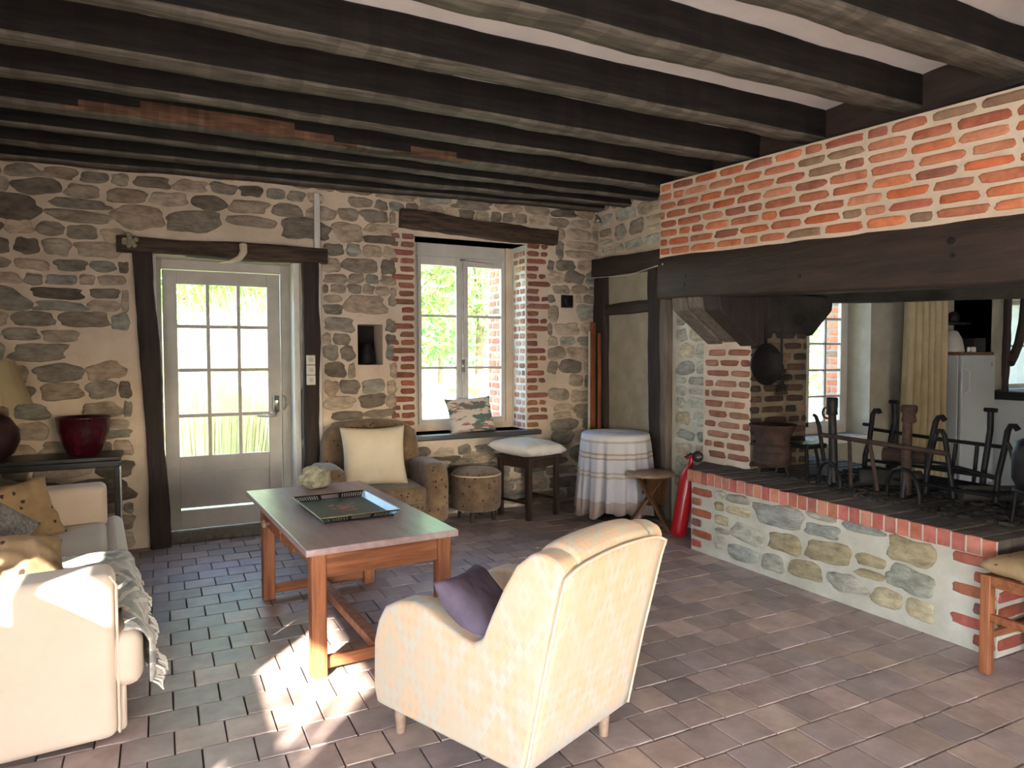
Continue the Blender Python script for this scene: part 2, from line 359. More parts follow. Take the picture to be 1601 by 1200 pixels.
def timber(name, a, b_, w, h, mt, parent=None, seed=0, wob=.008, up=V(0, 0, 1), colf=None, seg=.06, bev=.01):
    """irregular squared timber from a to b; w across, h along 'up'"""
    a = Vector(a); b_ = Vector(b_); t = (b_-a); L = t.length; t.normalize(); side = t.cross(up).normalized(); u = side.cross(t).normalized()
    n = max(2, int(L/seg)); bb = B(); prof = [(-.5, -.42), (-.42, -.5), (0, -.5), (.42, -.5), (.5, -.42), (.5, -.22), (.5, 0), (.5, .42), (.42, .5), (0, .5), (-.42, .5), (-.5, .42), (-.5, 0)]
    k = len(prof); vs = []
    for i in range(n+1):
        p = a+t*(L*i/n)
        for (x, y) in prof:
            q = p+side*(x*w)+u*(y*h); d = nz((q.x, q.y, q.z), 2.2, seed)*wob*1.4+nz((q.x, q.y, q.z), 9, seed)*wob*.5
            vs.append(p+side*(x*w)*(1+d/w*2)+u*(y*h)*(1+d/h*2)+side*nz((L*i/n, 0, seed), 1.3, 3)*wob*1.6)
    bb.add(vs[:k], [tuple(range(k))]); bb.add(vs[-k:], [tuple(range(k))[::-1]])
    base = len(bb.v); bb.v += [tuple(x) for x in vs]
    for i in range(n):
        for j in range(k):
            bb.f.append(tuple(base+x for x in (i*k+j, (i+1)*k+j, (i+1)*k+(j+1) % k, i*k+(j+1) % k)))
            bb.m.append(0); bb.s.append(True); bb.uv.append(None)
            bb.c.append(colf((i+.5)/n*L, j) if colf else (1, 1, 1))
    for j in (0, 1): bb.c[j] = colf(0, 5) if colf else (1, 1, 1)
    return bb.obj(name, [mt], parent)

# ================================================================== SETTING
rng = random.Random(5)
# ---- floor
b = B(); b.box((-1.6, -4.1, -.2), (10.2, 6.66, -.008), 0)
T = .18; j = 0; y = -1.18+0*.18
while y < 6.2:
    x = -1.6+(T/2 if j % 2 else 0)
    while x < 10:
        g = .0015; z = rng.uniform(-.0008, .0008); tx, ty = rng.uniform(-.001, .001), rng.uniform(-.001, .001)
        xa, xb, ya, yb = x+g+rng.uniform(-.001, .001), x+T-g+.002, y+g+rng.uniform(-.001, .002), y+T-g-rng.uniform(-.001, .002)
        e = .004; q = rng.uniform(.78, 1.15)
        c = rng.choice([S(176, 156, 148), S(166, 150, 144), S(182, 162, 150), S(160, 146, 142), S(172, 156, 150)])
        vs = [V(xa, ya, -.012), V(xb, ya, -.012), V(xb, yb, -.012), V(xa, yb, -.012)]+[V(px, py, z+(tx if px > x+.09 else -tx)+(ty if py > y+.09 else -ty)) for px, py in ((xa+e, ya+e), (xb-e, ya+e), (xb-e, yb-e), (xa+e, yb-e))]
        b.add(vs, [(4, 5, 6, 7), (0, 1, 5, 4), (1, 2, 6, 5), (2, 3, 7, 6), (3, 0, 4, 7)], 1, tuple(v*q for v in c))
        x += T
    y += T; j += 1
struct(b.obj('floor', ['grout', 'tile']))
# ---- back wall, inner face y = 5.95
PB = lambda u, v, d: V(u, 5.95-d, v)
HB = [(-.04, 1.05, 0, 2.23), (2.04, 3.16, .745, 2.52), (1.52, 1.74, 1.38, 1.73), (3.55, 3.69, 1.93, 2.06)]
b = B(); wallbox(b, PB, (-1.6, 4.3), (0, 3.0), HB[:2]+HB[2:], 0, -.28)
wallbox(b, PB, (-1.6, 4.3), (0, 3.0), [(-.04, 1.05, 0, 2.23), (2.12, 3.08, .80, 2.52)], -.28, -.70)
kb = [(-.19, 1.22, 0, 2.36), (1.87, 3.48, 2.5, 2.72), (1.87, 3.39, .66, 2.6), (1.5, 1.76, 1.36, 1.75), (3.53, 3.71, 1.91, 2.08)]
tone = lambda u, v: .8+.3*min(1, max(0, v/2.6))
rubble(b, PB, (-1.6, 4.0), (.02, 2.98), kb, random.Random(11), 1, STONES, (.085, .19), .008, .013, ar=(1.1, 2.7))
rubble(b, PB, (1.9, 3.4), (.03, .64), [], random.Random(12), 1, STONES, (.09, .2))
r2 = random.Random(21); v = .76; k = 0       # brick quoins round the window
while v < 2.5:
    long = (k % 3 == 1)
    ls = .09 if not long else .0
    q = r2.uniform(.8, 1.1)
    for side in (0, 1):
        wq = r2.uniform(.11, .15) if not long else r2.uniform(.2, .27)
        a, c = (2.035-wq, 2.035) if side == 0 else (3.165, 3.165+wq)
        col = tuple(x*r2.uniform(.75, 1.05) for x in r2.choice([S(158, 104, 86), S(148, 96, 80), S(168, 112, 90)]))
        blob(b, PB, (a+c)/2, v+.024, c-a-.006, .05, 0, r2, 2, col, .01, 7, .12, 16)
        if wq < .2 and r2.random() < .5:
            aa, cc = (a-.09, a-.015) if side == 0 else (c+.015, c+.09)
            blob(b, PB, (aa+cc)/2, v+.024, cc-aa, .045, 0, r2, 2, tuple(x*.9 for x in col), .008, 5, .2, 16)
    v += .072; k += 1
PRi = lambda u, v, d: V(3.153-d, u, v)        # right inner reveal (paler bricks on a whitish backing)
b.box((3.152, 5.946, .746), (3.162, 6.24, 2.519), 3)
bricks(b, PRi, (5.955, 6.2), (.76, 2.5), random.Random(4), 2, .12, .05, .022, [S(200, 150, 126), S(186, 128, 104), S(210, 178, 154)], 1.0, .007)
PRo = lambda u, v, d: V(3.08-d, u, v)        # right outer reveal
bricks(b, PRo, (6.36, 6.64), (.82, 2.5), random.Random(6), 2, .2, .06, .016, [S(216, 136, 104), S(206, 124, 96), S(222, 150, 116)], 1.1, .006)
wb = struct(b.obj('wall_back', ['mortar', 'stone', 'brick', 'white_r']))
b = B(); b.box((1.52, 6.225, 1.38), (1.74, 6.24, 1.73)); b.box((3.55, 6.225, 1.93), (3.69, 6.24, 2.06)); b.obj('niche_back', ['soot'], wb)  # dark sheets close the niche backs, reusing the chimney interior's material
# ---- right wall (x = 3.98) behind the corner table: rubble above, timber frame and plaster below, whitewashed stone by the pillar
PR = lambda u, v, d: V(3.98-d, u, v)
b = B(); wallbox(b, PR, (4.3, 5.95), (0, 3.0), [], 0, -.3)
rubble(b, PR, (4.35, 5.93), (2.44, 2.98), [], random.Random(31), 1, STONES_W[:3]+STONES[:3], (.12, .2), .03)
rubble(b, lambda u, v, d: V(3.97-d, u, v), (4.33, 4.74), (.05, 2.3), [], random.Random(33), 3, STONES_W, (.10, .18), .03, .008)
b.box((3.972, 4.93, .02), (3.99, 5.93, 2.26), 2)
b.box((3.970, 4.3, .0), (3.985, 4.77, 2.4), 4)
struct(b.obj('wall_right', ['mortar', 'stone', 'panel', 'stone', 'mortar_w']))
t = timber('trim_1', (3.96, 5.96, 2.335), (3.94, 4.42, 2.28), .12, .17, 'mantel', wob=.01, seed=2); struct(t)
t = timber('trim_2', (3.965, 5.83, 0), (3.965, 5.84, 2.26), .10, .21, 'vbeam', up=V(0, 1, 0), seed=3); struct(t)
t = timber('trim_3', (3.965, 4.94, 0), (3.965, 4.965, 2.24), .11, .17, 'vbeam', up=V(0, 1, 0), seed=4); struct(t)
t = timber('trim_4', (3.965, 5.74, 1.90), (3.965, 5.04, 1.905), .08, .10, 'mantel', seed=5); struct(t)
t = timber('trim_5', (3.955, 4.81, 0), (3.955, 4.82, 2.22), .10, .08, 'gbeam', up=V(0, 1, 0), seed=6); struct(t)
# ---- left wall and front wall; openings added and shaped for sun patches and fill
PL = lambda u, v, d: V(-1.35+d, u, v)
b = B(); wallbox(b, PL, (-4.3, 6.2), (0, 3.0), [(-2.7, -.05, .22, 1.22), (.32, 1.30, 1.25, 1.60), (.0, .85, 1.06, 1.15), (1.5, 1.8, 1.30, 1.47), (1.84, 2.3, 1.14, 1.32), (2.34, 2.95, 1.05, 1.25)], 0, -.05)
struct(b.obj('wall_left', ['plaster']))
PF = lambda u, v, d: V(u, -4.0+d, v)
b = B(); wallbox(b, PF, (-1.65, 10.2), (0, 3.05), [(1.5, 4.9, .8, 1.5)], 0, -.2)
struct(b.obj('wall_front', ['plaster']))
b = B(); b.box((-1.65, -4.3, 2.985), (4.3, 6.0, 3.1)); struct(b.obj('ceiling', ['plaster_p']))
# kitchen shell
PK = lambda u, v, d: V(u, 4.60-d, v)
b = B(); wallbox(b, PK, (4.28, 7.36), (0, 3.0), [(5.15, 6.335, .66, 2.2)], 0, -.54)
b.box((7.30, 4.95, 0), (8.35, 5.05, 3.0)); b.box((8.28, 4.60, 0), (8.40, 5.0, 3.0)); wallbox(b, PK, (8.28, 10.2), (0, 3.0), [(8.74, 9.6, 1.06, 2.1)], 0, -.45)
bricks(b, lambda u, v, d: V(6.335-d, u, v), (4.95, 5.13), (.68, 2.2), random.Random(8), 1, .2, .06, .016, [S(224, 140, 104), S(214, 128, 96)], 1.1, .006)
struct(b.obj('wall_kitchen', ['kplaster', 'brick']))
b = B(); b.box((10.0, -4.1, 0), (10.2, 5.0, 3.0)); struct(b.obj('wall_far_right', ['white_r']))
b = B(); b.box((4.1, -4.1, 2.985), (10.2, 5.05, 3.1)); struct(b.obj('ceiling_kitchen', ['plaster_p']))
b = B(); b.box((5.15, 4.58, .60), (6.34, 4.99, .655)); struct(b.obj('trim_6', ['white_r']))
# ---- ceiling joists
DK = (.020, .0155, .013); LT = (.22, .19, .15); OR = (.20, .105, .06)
joists = [(1.33, 1.50, 2.80, 2.80, 'nearest the camera at the top right corner'), (1.87, 2.04, 2.8, 2.8, 'second from the camera, crossing the top right corner'),
 (2.43, 2.59, 2.8, 2.8, 'third from the camera, ending by the second brick course'), (3.05, 3.18, 2.8, 2.8, 'fourth from the camera, with a thin plaster line above'), (3.59, 3.73, 2.8, 2.8, 'in the middle of the ceiling, fifth from the camera'),
 (4.05, 4.155, 2.8, 2.8, 'just in front of the one with orange bare patches'), (4.50, 4.66, 2.8, 2.8, 'with rough orange patches where its edge is stripped'), (4.97, 5.06, 2.8, 2.83, 'third from the stone back wall'),
 (5.39, 5.50, 2.8, 2.86, 'second from the stone back wall'), (5.80, 5.94, 2.80, 2.90, 'lying right against the stone back wall')]
for k, (y0, y1, za, zb, lab) in enumerate(joists):
    x1 = 3.98 if y0 > 4.4 else 3.74
    stripped = k == 6
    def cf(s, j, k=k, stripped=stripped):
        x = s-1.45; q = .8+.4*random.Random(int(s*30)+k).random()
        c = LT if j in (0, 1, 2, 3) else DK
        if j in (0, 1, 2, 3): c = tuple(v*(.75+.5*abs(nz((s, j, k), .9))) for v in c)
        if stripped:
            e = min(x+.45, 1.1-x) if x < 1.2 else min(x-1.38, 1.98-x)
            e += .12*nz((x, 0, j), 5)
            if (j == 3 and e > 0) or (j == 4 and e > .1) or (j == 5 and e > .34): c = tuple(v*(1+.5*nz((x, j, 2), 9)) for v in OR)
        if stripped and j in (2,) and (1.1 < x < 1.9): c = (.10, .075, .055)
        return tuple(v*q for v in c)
    hh = .19
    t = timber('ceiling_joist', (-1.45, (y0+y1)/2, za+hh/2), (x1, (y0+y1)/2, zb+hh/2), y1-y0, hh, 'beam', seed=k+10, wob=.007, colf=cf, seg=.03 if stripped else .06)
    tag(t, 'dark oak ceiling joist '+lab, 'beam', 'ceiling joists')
t = timber('main_ceiling_beam', (3.93, -3.95, 2.845), (3.93, 4.5, 2.89), .38, .27, 'mantel', seed=40, wob=.012)
tag(t, 'heavy dark main beam running above the brick chimney, carrying the joist ends', 'beam')

# ---- door
D = struct(bpy.data.objects.new('door_1', None)); C.objects.link(D)
def bx(name, lst, m, parent, bev=.004, R=None):
    b = B()
    for lo, hi in lst: b.box(lo, hi, R=R)
    return b.obj(name, [m], parent, bevel=bev, seg=2)
Y1, Y2 = 6.235, 6.275
bx('door_frame', [((-.06, 6.21, 0), (.02, 6.30, 2.23)), ((.93, 6.21, 0), (1.06, 6.30, 2.23)), ((.02, 6.21, 2.155), (.93, 6.30, 2.23))], 'paint', D)
bx('door_leaf', [((.025, Y1, .045), (.13, Y2, 2.15)), ((.82, Y1, .045), (.925, Y2, 2.15)), ((.13, Y1, 2.04), (.82, Y2, 2.15)), ((.13, Y1, .50), (.82, Y2, .64)), ((.13, Y1, .045), (.82, Y2, .20)), ((.13, Y1+.012, .215), (.82, Y2-.01, .50))], 'paint', D)
bx('glazing_bars', [((x-.014, Y1+.004, .64), (x+.014, Y2, 2.04)) for x in (.358, .594)]+[((.13, Y1+.006, z-.014), (.82, Y2, z+.014)) for z in (.972, 1.344, 1.699)], 'paint', D, .003)
b = B(); b.box((.13, 6.258, .64), (.82, 6.261, 2.04)); b.obj('glass_panes', ['glass'], D)
b = B(); b.box((.855, 6.222, .98), (.905, 6.236, 1.12)); b.tube([(.86, 6.222, 1.12), (.86, 6.195, 1.12), (.86, 6.185, 1.09), (.86, 6.185, 1.03), (.86, 6.2, 1.0), (.86, 6.222, .99)], .006)
b.tube([(.94, 6.21, 1.12), (.955, 6.19, 1.10), (.955, 6.19, 1.02), (.94, 6.21, 1.0)], .007); b.lathe([(.018, 0), (.02, .01), (.012, .02)], (.885, 6.222, 1.07), 16, R=Matrix.Rotation(PI/2, 4, 'X'))
b.obj('door_lock', ['metal'], D, smooth=True)
b = B(); b.tube([(.875, 6.215, .985), (.873, 6.18, .955), (.80, 6.175, .95), (.72, 6.18, .955)], [.012, .013, .01, .007]); b.obj('door_handle', ['metal'], D, smooth=True)
bx('door_sill', [((-.04, 5.95, 0), (1.05, 6.30, .035))], 'gbeam', D, .01)
# door posts and lintel
tag(timber('door_lintel', (-.27, 5.945, 2.285), (1.26, 5.945, 2.285), .14, .115, 'lint', seed=7, wob=.012), 'dark oak lintel beam across the top of the glazed door', 'beam')
tag(timber('door_post', (-.02, 5.935, 0), (-.10, 5.945, 2.235), .13, .12, 'vbeam', up=V(0, 1, 0), seed=8, wob=.008), 'leaning worn dark oak post left of the glazed door', 'post')
tag(timber('door_post', (1.105, 5.94, 0), (1.13, 5.945, 2.235), .13, .13, 'vbeam', up=V(0, 1, 0), seed=9, wob=.01), 'dark oak post right of the glazed door behind white trunking', 'post')
b = B(); b.box((1.0, 5.99, 0), (1.05, 6.22, 2.23)); b.box((-.045, 5.99, 0), (-.015, 6.22, 2.23)); struct(b.obj('trim_7', ['white_r'], bevel=.008))
# horn hanging on lintel, rosette
b = B(); b.tube([(.60, 5.86, 2.33), (.60, 5.84, 2.27), (.57, 5.83, 2.22), (.50, 5.825, 2.185), (.42, 5.825, 2.175)], [.03, .028, .024, .016, .006], 14)
tag(b.obj('horn', ['beige_c'], smooth=True), 'curved pale animal horn hung on the door lintel', 'horn')
b = B(); rg = random.Random(3)
for k in range(16):
    a = rg.random()*2*PI; r = rg.uniform(.01, .045); c = V(-.18+r*math.cos(a), 5.86-rg.random()*.02, 2.31+r*math.sin(a))
    b.lathe([(.002, -.02), (.016, -.008), (.02, .004), (.012, .016), (.002, .02)], c, 8, R=Matrix.Rotation(rg.random()*3, 4, (rg.random(), rg.random(), .3)))
tag(b.obj('dried_flower_head', ['rock'], smooth=True), 'grey dried flower head pinned on the left end of the door lintel', 'ornament')
# trunking and switches
b = B(); b.box((1.158, 5.90, 0), (1.205, 5.935, 2.80)); tag(b.obj('cable_trunking', ['paint_w'], bevel=.004), 'tall cream plastic cable trunking running up right of the door', 'trunking')
P0 = thing('switch_block', 'block of three cream sockets on the dark post right of the door', 'switch', (1.108, 5.87, 1.22))
for k in range(3):
    b = B(); b.box((-.034, -.02, k*.083), (.034, .03, k*.083+.079)); f = b.obj('socket_plate', ['plastic'], P0, bevel=.004)
    b = B(); b.lathe([(.018, 0), (.018, .004)], (0, -.02, k*.083+.04), 18, R=Matrix.Rotation(PI/2, 4, 'X')); b.obj('socket_face', ['paint'], P0)

# ---- window with two casements
W = struct(bpy.data.objects.new('window_1', None)); C.objects.link(W)
bx('window_frame', [((2.10, 6.25, .79), (2.165, 6.33, 2.52)), ((3.075, 6.25, .79), (3.165, 6.33, 2.52)), ((2.165, 6.25, 2.40), (3.075, 6.33, 2.52)), ((2.165, 6.25, .79), (3.075, 6.33, .82))], 'paint_w', W)
for xa, xb, g0, g1 in ((2.168, 2.612, 2.203, 2.556), (2.618, 3.072, 2.678, 3.034)):
    f = bx('casement', [((xa, 6.24, .82), (g0, 6.285, 2.40)), ((g1, 6.24, .82), (xb, 6.285, 2.40)), ((g0, 6.24, 2.315), (g1, 6.285, 2.40)), ((g0, 6.24, .82), (g1, 6.285, .855)), ((g0, 6.25, 1.825), (g1, 6.28, 1.85)), ((g0, 6.25, 1.33), (g1, 6.28, 1.355))], 'paint_w', W)
    b = B(); b.box((g0, 6.268, .855), (g1, 6.271, 2.315)); b.obj('window_pane', ['glass'], f)
b = B(); b.tube([(2.615, 6.228, .86), (2.615, 6.228, 2.36)], .007); b.box((2.602, 6.215, 1.30), (2.628, 6.235, 1.42)); b.tube([(2.59, 6.225, 2.375), (2.64, 6.225, 2.375)], .009)
b.tube([(2.615, 6.225, 2.37), (2.75, 6.215, 2.365), (2.95, 6.22, 2.35)], .003); b.obj('espagnolette_bolt', ['metal'], W, smooth=True)
tag(timber('window_lintel', (1.895, 5.93, 2.655), (3.47, 5.93, 2.595), .13, .155, 'lint', seed=14, wob=.02), 'rough dark oak lintel beam over the two-casement window', 'beam')
b = B(); b.box((2.04, 5.955, 2.52), (3.16, 6.25, 2.56)); struct(b.obj('trim_8', ['vbeam']))
tag(bx('window_sill', [((1.98, 5.84, .700), (3.27, 6.25, .745))], 'sillw', None, .006), 'dark grey painted board forming the window sill seat', 'sill')
# kitchen windows
W = struct(bpy.data.objects.new('window_2', None)); C.objects.link(W)
bx('window_frame', [((5.15, 4.86, .66), (5.21, 4.93, 2.2)), ((6.275, 4.86, .66), (6.335, 4.93, 2.2)), ((5.21, 4.86, .66), (6.275, 4.93, .74)), ((5.21, 4.86, 2.12), (6.275, 4.93, 2.2))], 'paint_w', W)
bx('casement', [((6.215, 4.845, .74), (6.275, 4.885, 2.12)), ((5.68, 4.845, .74), (5.76, 4.885, 2.12)), ((5.21, 4.845, .74), (5.25, 4.885, 2.12)), ((5.25, 4.845, .74), (6.215, 4.885, .79)), ((5.995-.014, 4.85, .79), (5.995+.014, 4.88, 2.12))]+[((5.25, 4.85, z-.012), (6.215, 4.88, z+.012)) for z in (1.04, 1.305, 1.57, 1.82)], 'paint_w', W)
b = B(); b.box((5.25, 4.865, .79), (6.215, 4.868, 2.12)); b.obj('window_pane', ['glass'], W)
W = struct(bpy.data.objects.new('window_3', None)); C.objects.link(W)
bx('window_frame', [((8.74, 4.75, 1.06), (8.79, 4.80, 2.1)), ((9.55, 4.75, 1.06), (9.6, 4.80, 2.1)), ((8.79, 4.75, 1.06), (9.55, 4.80, 1.11)), ((8.79, 4.75, 2.05), (9.55, 4.80, 2.1)), ((9.0, 4.75, 1.1), (9.04, 4.80, 2.05)), ((8.79, 4.76, 1.55), (9.55, 4.79, 1.575))], 'paint_w', W)
b = B(); b.box((8.79, 4.77, 1.11), (9.55, 4.773, 2.05)); b.obj('window_pane', ['glass'], W)

# ================================================================== FIREPLACE
FP = thing('fireplace', 'open two-sided fireplace of brick and stone with a dark oak mantel beam', 'fireplace')
sl_ = lambda y: -.046*(4.42-y)          # everything above the opening dips slightly towards the near end
b = B(); ya, yb = .55, 4.42
def q8(x0, x1, z0, z1, ya=ya, yb=yb):
    return [V(x0, ya, z0+sl_(ya)), V(x1, ya, z0+sl_(ya)), V(x1, yb, z0+sl_(yb)), V(x0, yb, z0+sl_(yb)), V(x0, ya, z1+sl_(ya)), V(x1, ya, z1+sl_(ya)), V(x1, yb, z1+sl_(yb)), V(x0, yb, z1+sl_(yb))]
b.hexa(q8(3.545, 3.74, 2.20, 2.80), 0)
PC = lambda u, v, d: V(3.545-d, u, v+sl_(u))
bricks(b, PC, (.55, 4.415), (2.243, 2.79), random.Random(77), 1, .245, .05, .026, BRICKS+[S(204, 122, 84), S(194, 108, 72), S(206, 128, 92)], 1.05, .011, .0205)
b.hexa(q8(4.66, 4.86, 1.9, 2.95), 2); b.box((3.74, 4.34, 1.86), (4.86, 4.42, 2.9), 2); b.box((3.6, .35, 0), (4.86, .55, 2.9), 2)
b.box((3.72, .5, 2.72), (4.8, 4.4, 2.76), 2)
b.obj('chimney_breast', ['mortar', 'brick', 'soot'], FP)
t = timber('mantel_beam', (3.645, .5, 2.062-.046*3.92-.0), (3.645, 4.43, 2.062), .235, .325, 'mantel', FP, seed=51, wob=.006)
t = timber('rear_mantel_beam', (4.78, .5, 2.02-.046*3.92), (4.78, 4.3, 2.02), .2, .26, 'soot', FP, seed=52, wob=.006)
# peg holes in the mantel
for (y, z, r) in ((4.10, 2.05, .016), (4.115, 1.985, .014), (3.05, 1.94, .012), (2.13, 2.02, .02), (2.12, 1.945, .014)):
    b = B(); b.lathe([(r, -.004), (r, .006)], (3.527, y, z), 12, R=Matrix.Rotation(-PI/2, 4, 'Y')); b.obj('peg_hole', ['black'], FP)
# hearth
hz_ = lambda y: .606-.017*(4.04-y)
b = B()
b.add([V(3.545, 1.885, 0), V(4.95, 1.885, 0), V(4.95, 4.30, 0), V(3.9, 4.30, 0), V(3.545, 4.03, 0)]+[V(3.545, 1.885, hz_(1.885)-.07), V(4.95, 1.885, hz_(1.885)-.07), V(4.95, 4.30, hz_(4.3)-.07), V(3.9, 4.30, hz_(4.3)-.07), V(3.545, 4.03, hz_(4.03)-.07)],
      [(0, 4, 3, 2, 1), (5, 6, 7, 8, 9), (0, 1, 6, 5), (1, 2, 7, 6), (2, 3, 8, 7), (3, 4, 9, 8), (4, 0, 5, 9)], 0)
PH = lambda u, v, d: V(3.545-d, u, v)
rubble(b, PH, (2.17, 3.80), (.05, .50), [], random.Random(66), 1, STONES_H, (.13, .17), .02, .014, ar=(1.3, 2.7))
rg = random.Random(9); v = .03; k = 0
while v < .48:
    for (e0, dr) in ((1.885, 1), (4.028, -1)):
        L = .22 if k % 2 else .11
        a, c = (e0, e0+L) if dr > 0 else (e0-L, e0)
        if not (k == 1 and 0): blob(b, PH, (a+c)/2, v+.027, c-a-.006, .056, 0, rg, 2, tuple(x*rg.uniform(.8, 1.1) for x in rg.choice([S(184, 108, 88), S(172, 98, 80), S(146, 92, 86)])), .008, 9, .07, 16)
    blob(b, lambda u, v_, d: V(u, 1.885-d, v_), 3.545+.11, v+.027, .21, .056, 0, rg, 2, tuple(x*.9 for x in S(160, 84, 66)), .008, 9, .07, 16)
    for q in range(5): blob(b, lambda u, v_, d: V(u, 1.885-d, v_), 3.80+q*.23, v+.027, .2, .056, 0, rg, 2, tuple(x*.7 for x in S(150, 90, 74)), .008, 9, .07, 16)
    v += .078; k += 1
b.obj('hearth_base', ['mortar_w', 'stone', 'brick'], FP)
b = B(); rg = random.Random(91); y = 1.875; pit = .0725; k = 0
while y < 4.0:                            # brick-on-edge top, headers show red at the front
    z1 = hz_(y)+rg.uniform(-.003, .003); col = tuple(x*rg.uniform(.85, 1.1) for x in rg.choice([S(186, 116, 98), S(174, 104, 88), S(194, 128, 106)]))
    b.hexa([V(3.515, y+.006, z1-.085), V(3.53, y+.006, z1-.085), V(3.53, y+pit-.006, z1-.085), V(3.515, y+pit-.006, z1-.085), V(3.515, y+.006, z1), V(3.53, y+.006, z1), V(3.53, y+pit-.006, z1), V(3.515, y+pit-.006, z1)], 0, col)
    x = 3.53
    Ls = [.235, .235, .235, .235, .235, .235] if k % 2 else [.12, .235, .235, .235, .235, .235, .12]
    for L in Ls:
        x2 = min(x+L, 4.96); q = rg.uniform(.75, 1.1); dz = rg.uniform(-.002, .003)
        b.hexa([V(x, y+.005, z1-.07), V(x2-.004, y+.005, z1-.07), V(x2-.004, y+pit-.005, z1-.07), V(x, y+pit-.005, z1-.07), V(x, y+.005, z1+dz), V(x2-.004, y+.005, z1+dz), V(x2-.004, y+pit-.005, z1+dz), V(x, y+pit-.005, z1+dz)], 1, (q, q, q))
        x = x2
    y += pit; k += 1
b.add([V(3.53, 4.0, .598), V(4.95, 4.0, .598), V(4.95, 4.3, .598), V(3.9, 4.3, .598), V(3.54, 4.05, .598), V(3.54, 4.04, .5), V(3.9, 4.29, .5)], [(0, 1, 2, 3, 4), (4, 3, 6, 5)], 1)
b.hexa([V(3.5195, 1.88, hz_(1.88)-.082), V(3.532, 1.88, hz_(1.88)-.082), V(3.532, 4.0, hz_(4.0)-.082), V(3.5195, 4.0, hz_(4.0)-.082), V(3.5195, 1.88, hz_(1.88)-.004), V(3.532, 1.88, hz_(1.88)-.004), V(3.532, 4.0, hz_(4.0)-.004), V(3.5195, 4.0, hz_(4.0)-.004)], 2)
b.obj('hearth_top', ['brick', 'hbrick', 'mortar_w'], FP)
# pillar
b = B(); b.box((3.915, 3.817, .585), (4.50, 4.32, 2.3), 0); b.box((3.918, 3.814, .586), (4.499, 3.818, 2.2), 3)
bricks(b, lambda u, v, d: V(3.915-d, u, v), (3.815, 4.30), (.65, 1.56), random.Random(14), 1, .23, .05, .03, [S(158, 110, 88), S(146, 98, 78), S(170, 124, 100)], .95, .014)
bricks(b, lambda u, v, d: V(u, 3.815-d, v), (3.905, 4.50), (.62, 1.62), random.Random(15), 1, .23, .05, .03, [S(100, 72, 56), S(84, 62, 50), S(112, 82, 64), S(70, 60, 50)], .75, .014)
b.box((3.93, 3.80, 1.62), (4.49, 3.82, 2.3), 2)
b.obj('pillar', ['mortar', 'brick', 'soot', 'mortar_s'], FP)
for (pl, nm) in (([(3.54, 1.90), (3.56, 1.80), (3.915, 1.54), (4.03, 1.55), (4.03, 1.90)], 'left'), ([(4.03, 1.91), (4.03, 1.62), (4.45, 1.62), (4.50, 1.60), (4.72, 1.80), (4.735, 1.91)], 'right')):
    b = B()
    for y0, y1, dz in ((3.76, 3.93, 0), (3.945, 4.10, .012), (4.11, 4.28, 0)) if nm == 'left' else ((3.76, 4.28, 0),):
        if nm == 'left' and y0 < 3.8: dz = -.02
        b.prism([(x, z+(dz if z < 1.85 else 0)) for x, z in pl], lambda a, c, d: V(a, d, c), y0, y1)
        if nm == 'left': b.obj('corbel', ['vbeam' if y0 < 3.8 else 'gbeam'], FP, bevel=.015); b = B()
    if nm == 'right': b.obj('corbel', ['soot'], FP, bevel=.015)

# ================================================================== HEARTH IRONWORK
def poly(x, pts): return [V(x, y, z) for y, z in pts]
def arch(b, x, yc, z0, r, rad=.011, tilt=.35):
    pts = []
    for k in range(15):
        a = PI*(-.12+1.24*k/14); pts.append(V(x+tilt*r*math.cos(a), yc+r*.9*math.cos(a), z0+r*.12+r*math.sin(a)))
    b.tube(pts, rad, 8)
Z0 = .60
F = thing('spit_stand', 'rusty iron spit stand with two capped posts joined by a long bar', 'andiron', (3.95, 2.9, .59))
def rel(pts, o): return [Vector(p)-Vector(o) for p in pts]
O = (3.95, 2.9, .59)
b = B(); b.tube(rel([(3.95, 3.14, 1.10), (3.95, 3.13, .93), (3.95, 3.12, .62)], O), [.024, .027, .03], 12); b.lathe([(.03, -.06), (.036, -.055), (.034, -.02), (.036, 0), (.036, .05), (.03, .055)], V(3.95, 3.14, 1.12)-Vector(O), 16); b.obj('post', ['iron'], F, smooth=True)
b = B(); b.tube(rel([(3.98, 2.64, 1.12), (3.98, 2.64, .9), (3.98, 2.64, .62)], O), [.024, .028, .03], 12); b.lathe([(.03, -.07), (.042, -.06), (.035, -.02), (.046, .0), (.046, .03), (.034, .035)], V(3.98, 2.63, 1.12)-Vector(O), 16); b.obj('post', ['rust'], F, smooth=True)
b = B(); b.tube(rel([(3.95, 3.165, 1.11), (3.95, 3.2, 1.10), (3.95, 3.215, 1.07), (3.95, 3.2, 1.04), (3.95, 3.15, 1.03)], O), .007, 8); b.obj('ring_handle', ['iron'], F, smooth=True)
b = B(); b.tube(rel([(3.92, 3.19, .925), (3.93, 2.9, .915), (3.95, 2.63, .905), (3.96, 2.38, .895)], O), .015, 8); b.obj('bar', ['rust'], F, smooth=True)
for (pa, pb) in (((3.93, 2.99, .905), (3.93, 2.975, .62)), ((3.93, 2.845, .90), (3.93, 2.79, .62))):
    b = B(); b.tube(rel([pa, pb], O), .012, 8); b.obj('hanger', ['rust'], F, smooth=True)
for x, y, r in ((3.92, 3.13, .135), (3.95, 2.64, .155)):
    b = B(); arch(b, x-3.95, y-2.9, .01, r); b.tube(rel([(x, y, .60), (x+.02, y, .74)], O), .018, 8); b.obj('arched_foot', ['iron'], F, smooth=True)
G = thing('fire_grate', 'black iron fire grate with hooked uprights and ladder front', 'grate', (4.3, 2.6, .59)); O = (4.3, 2.6, .59)
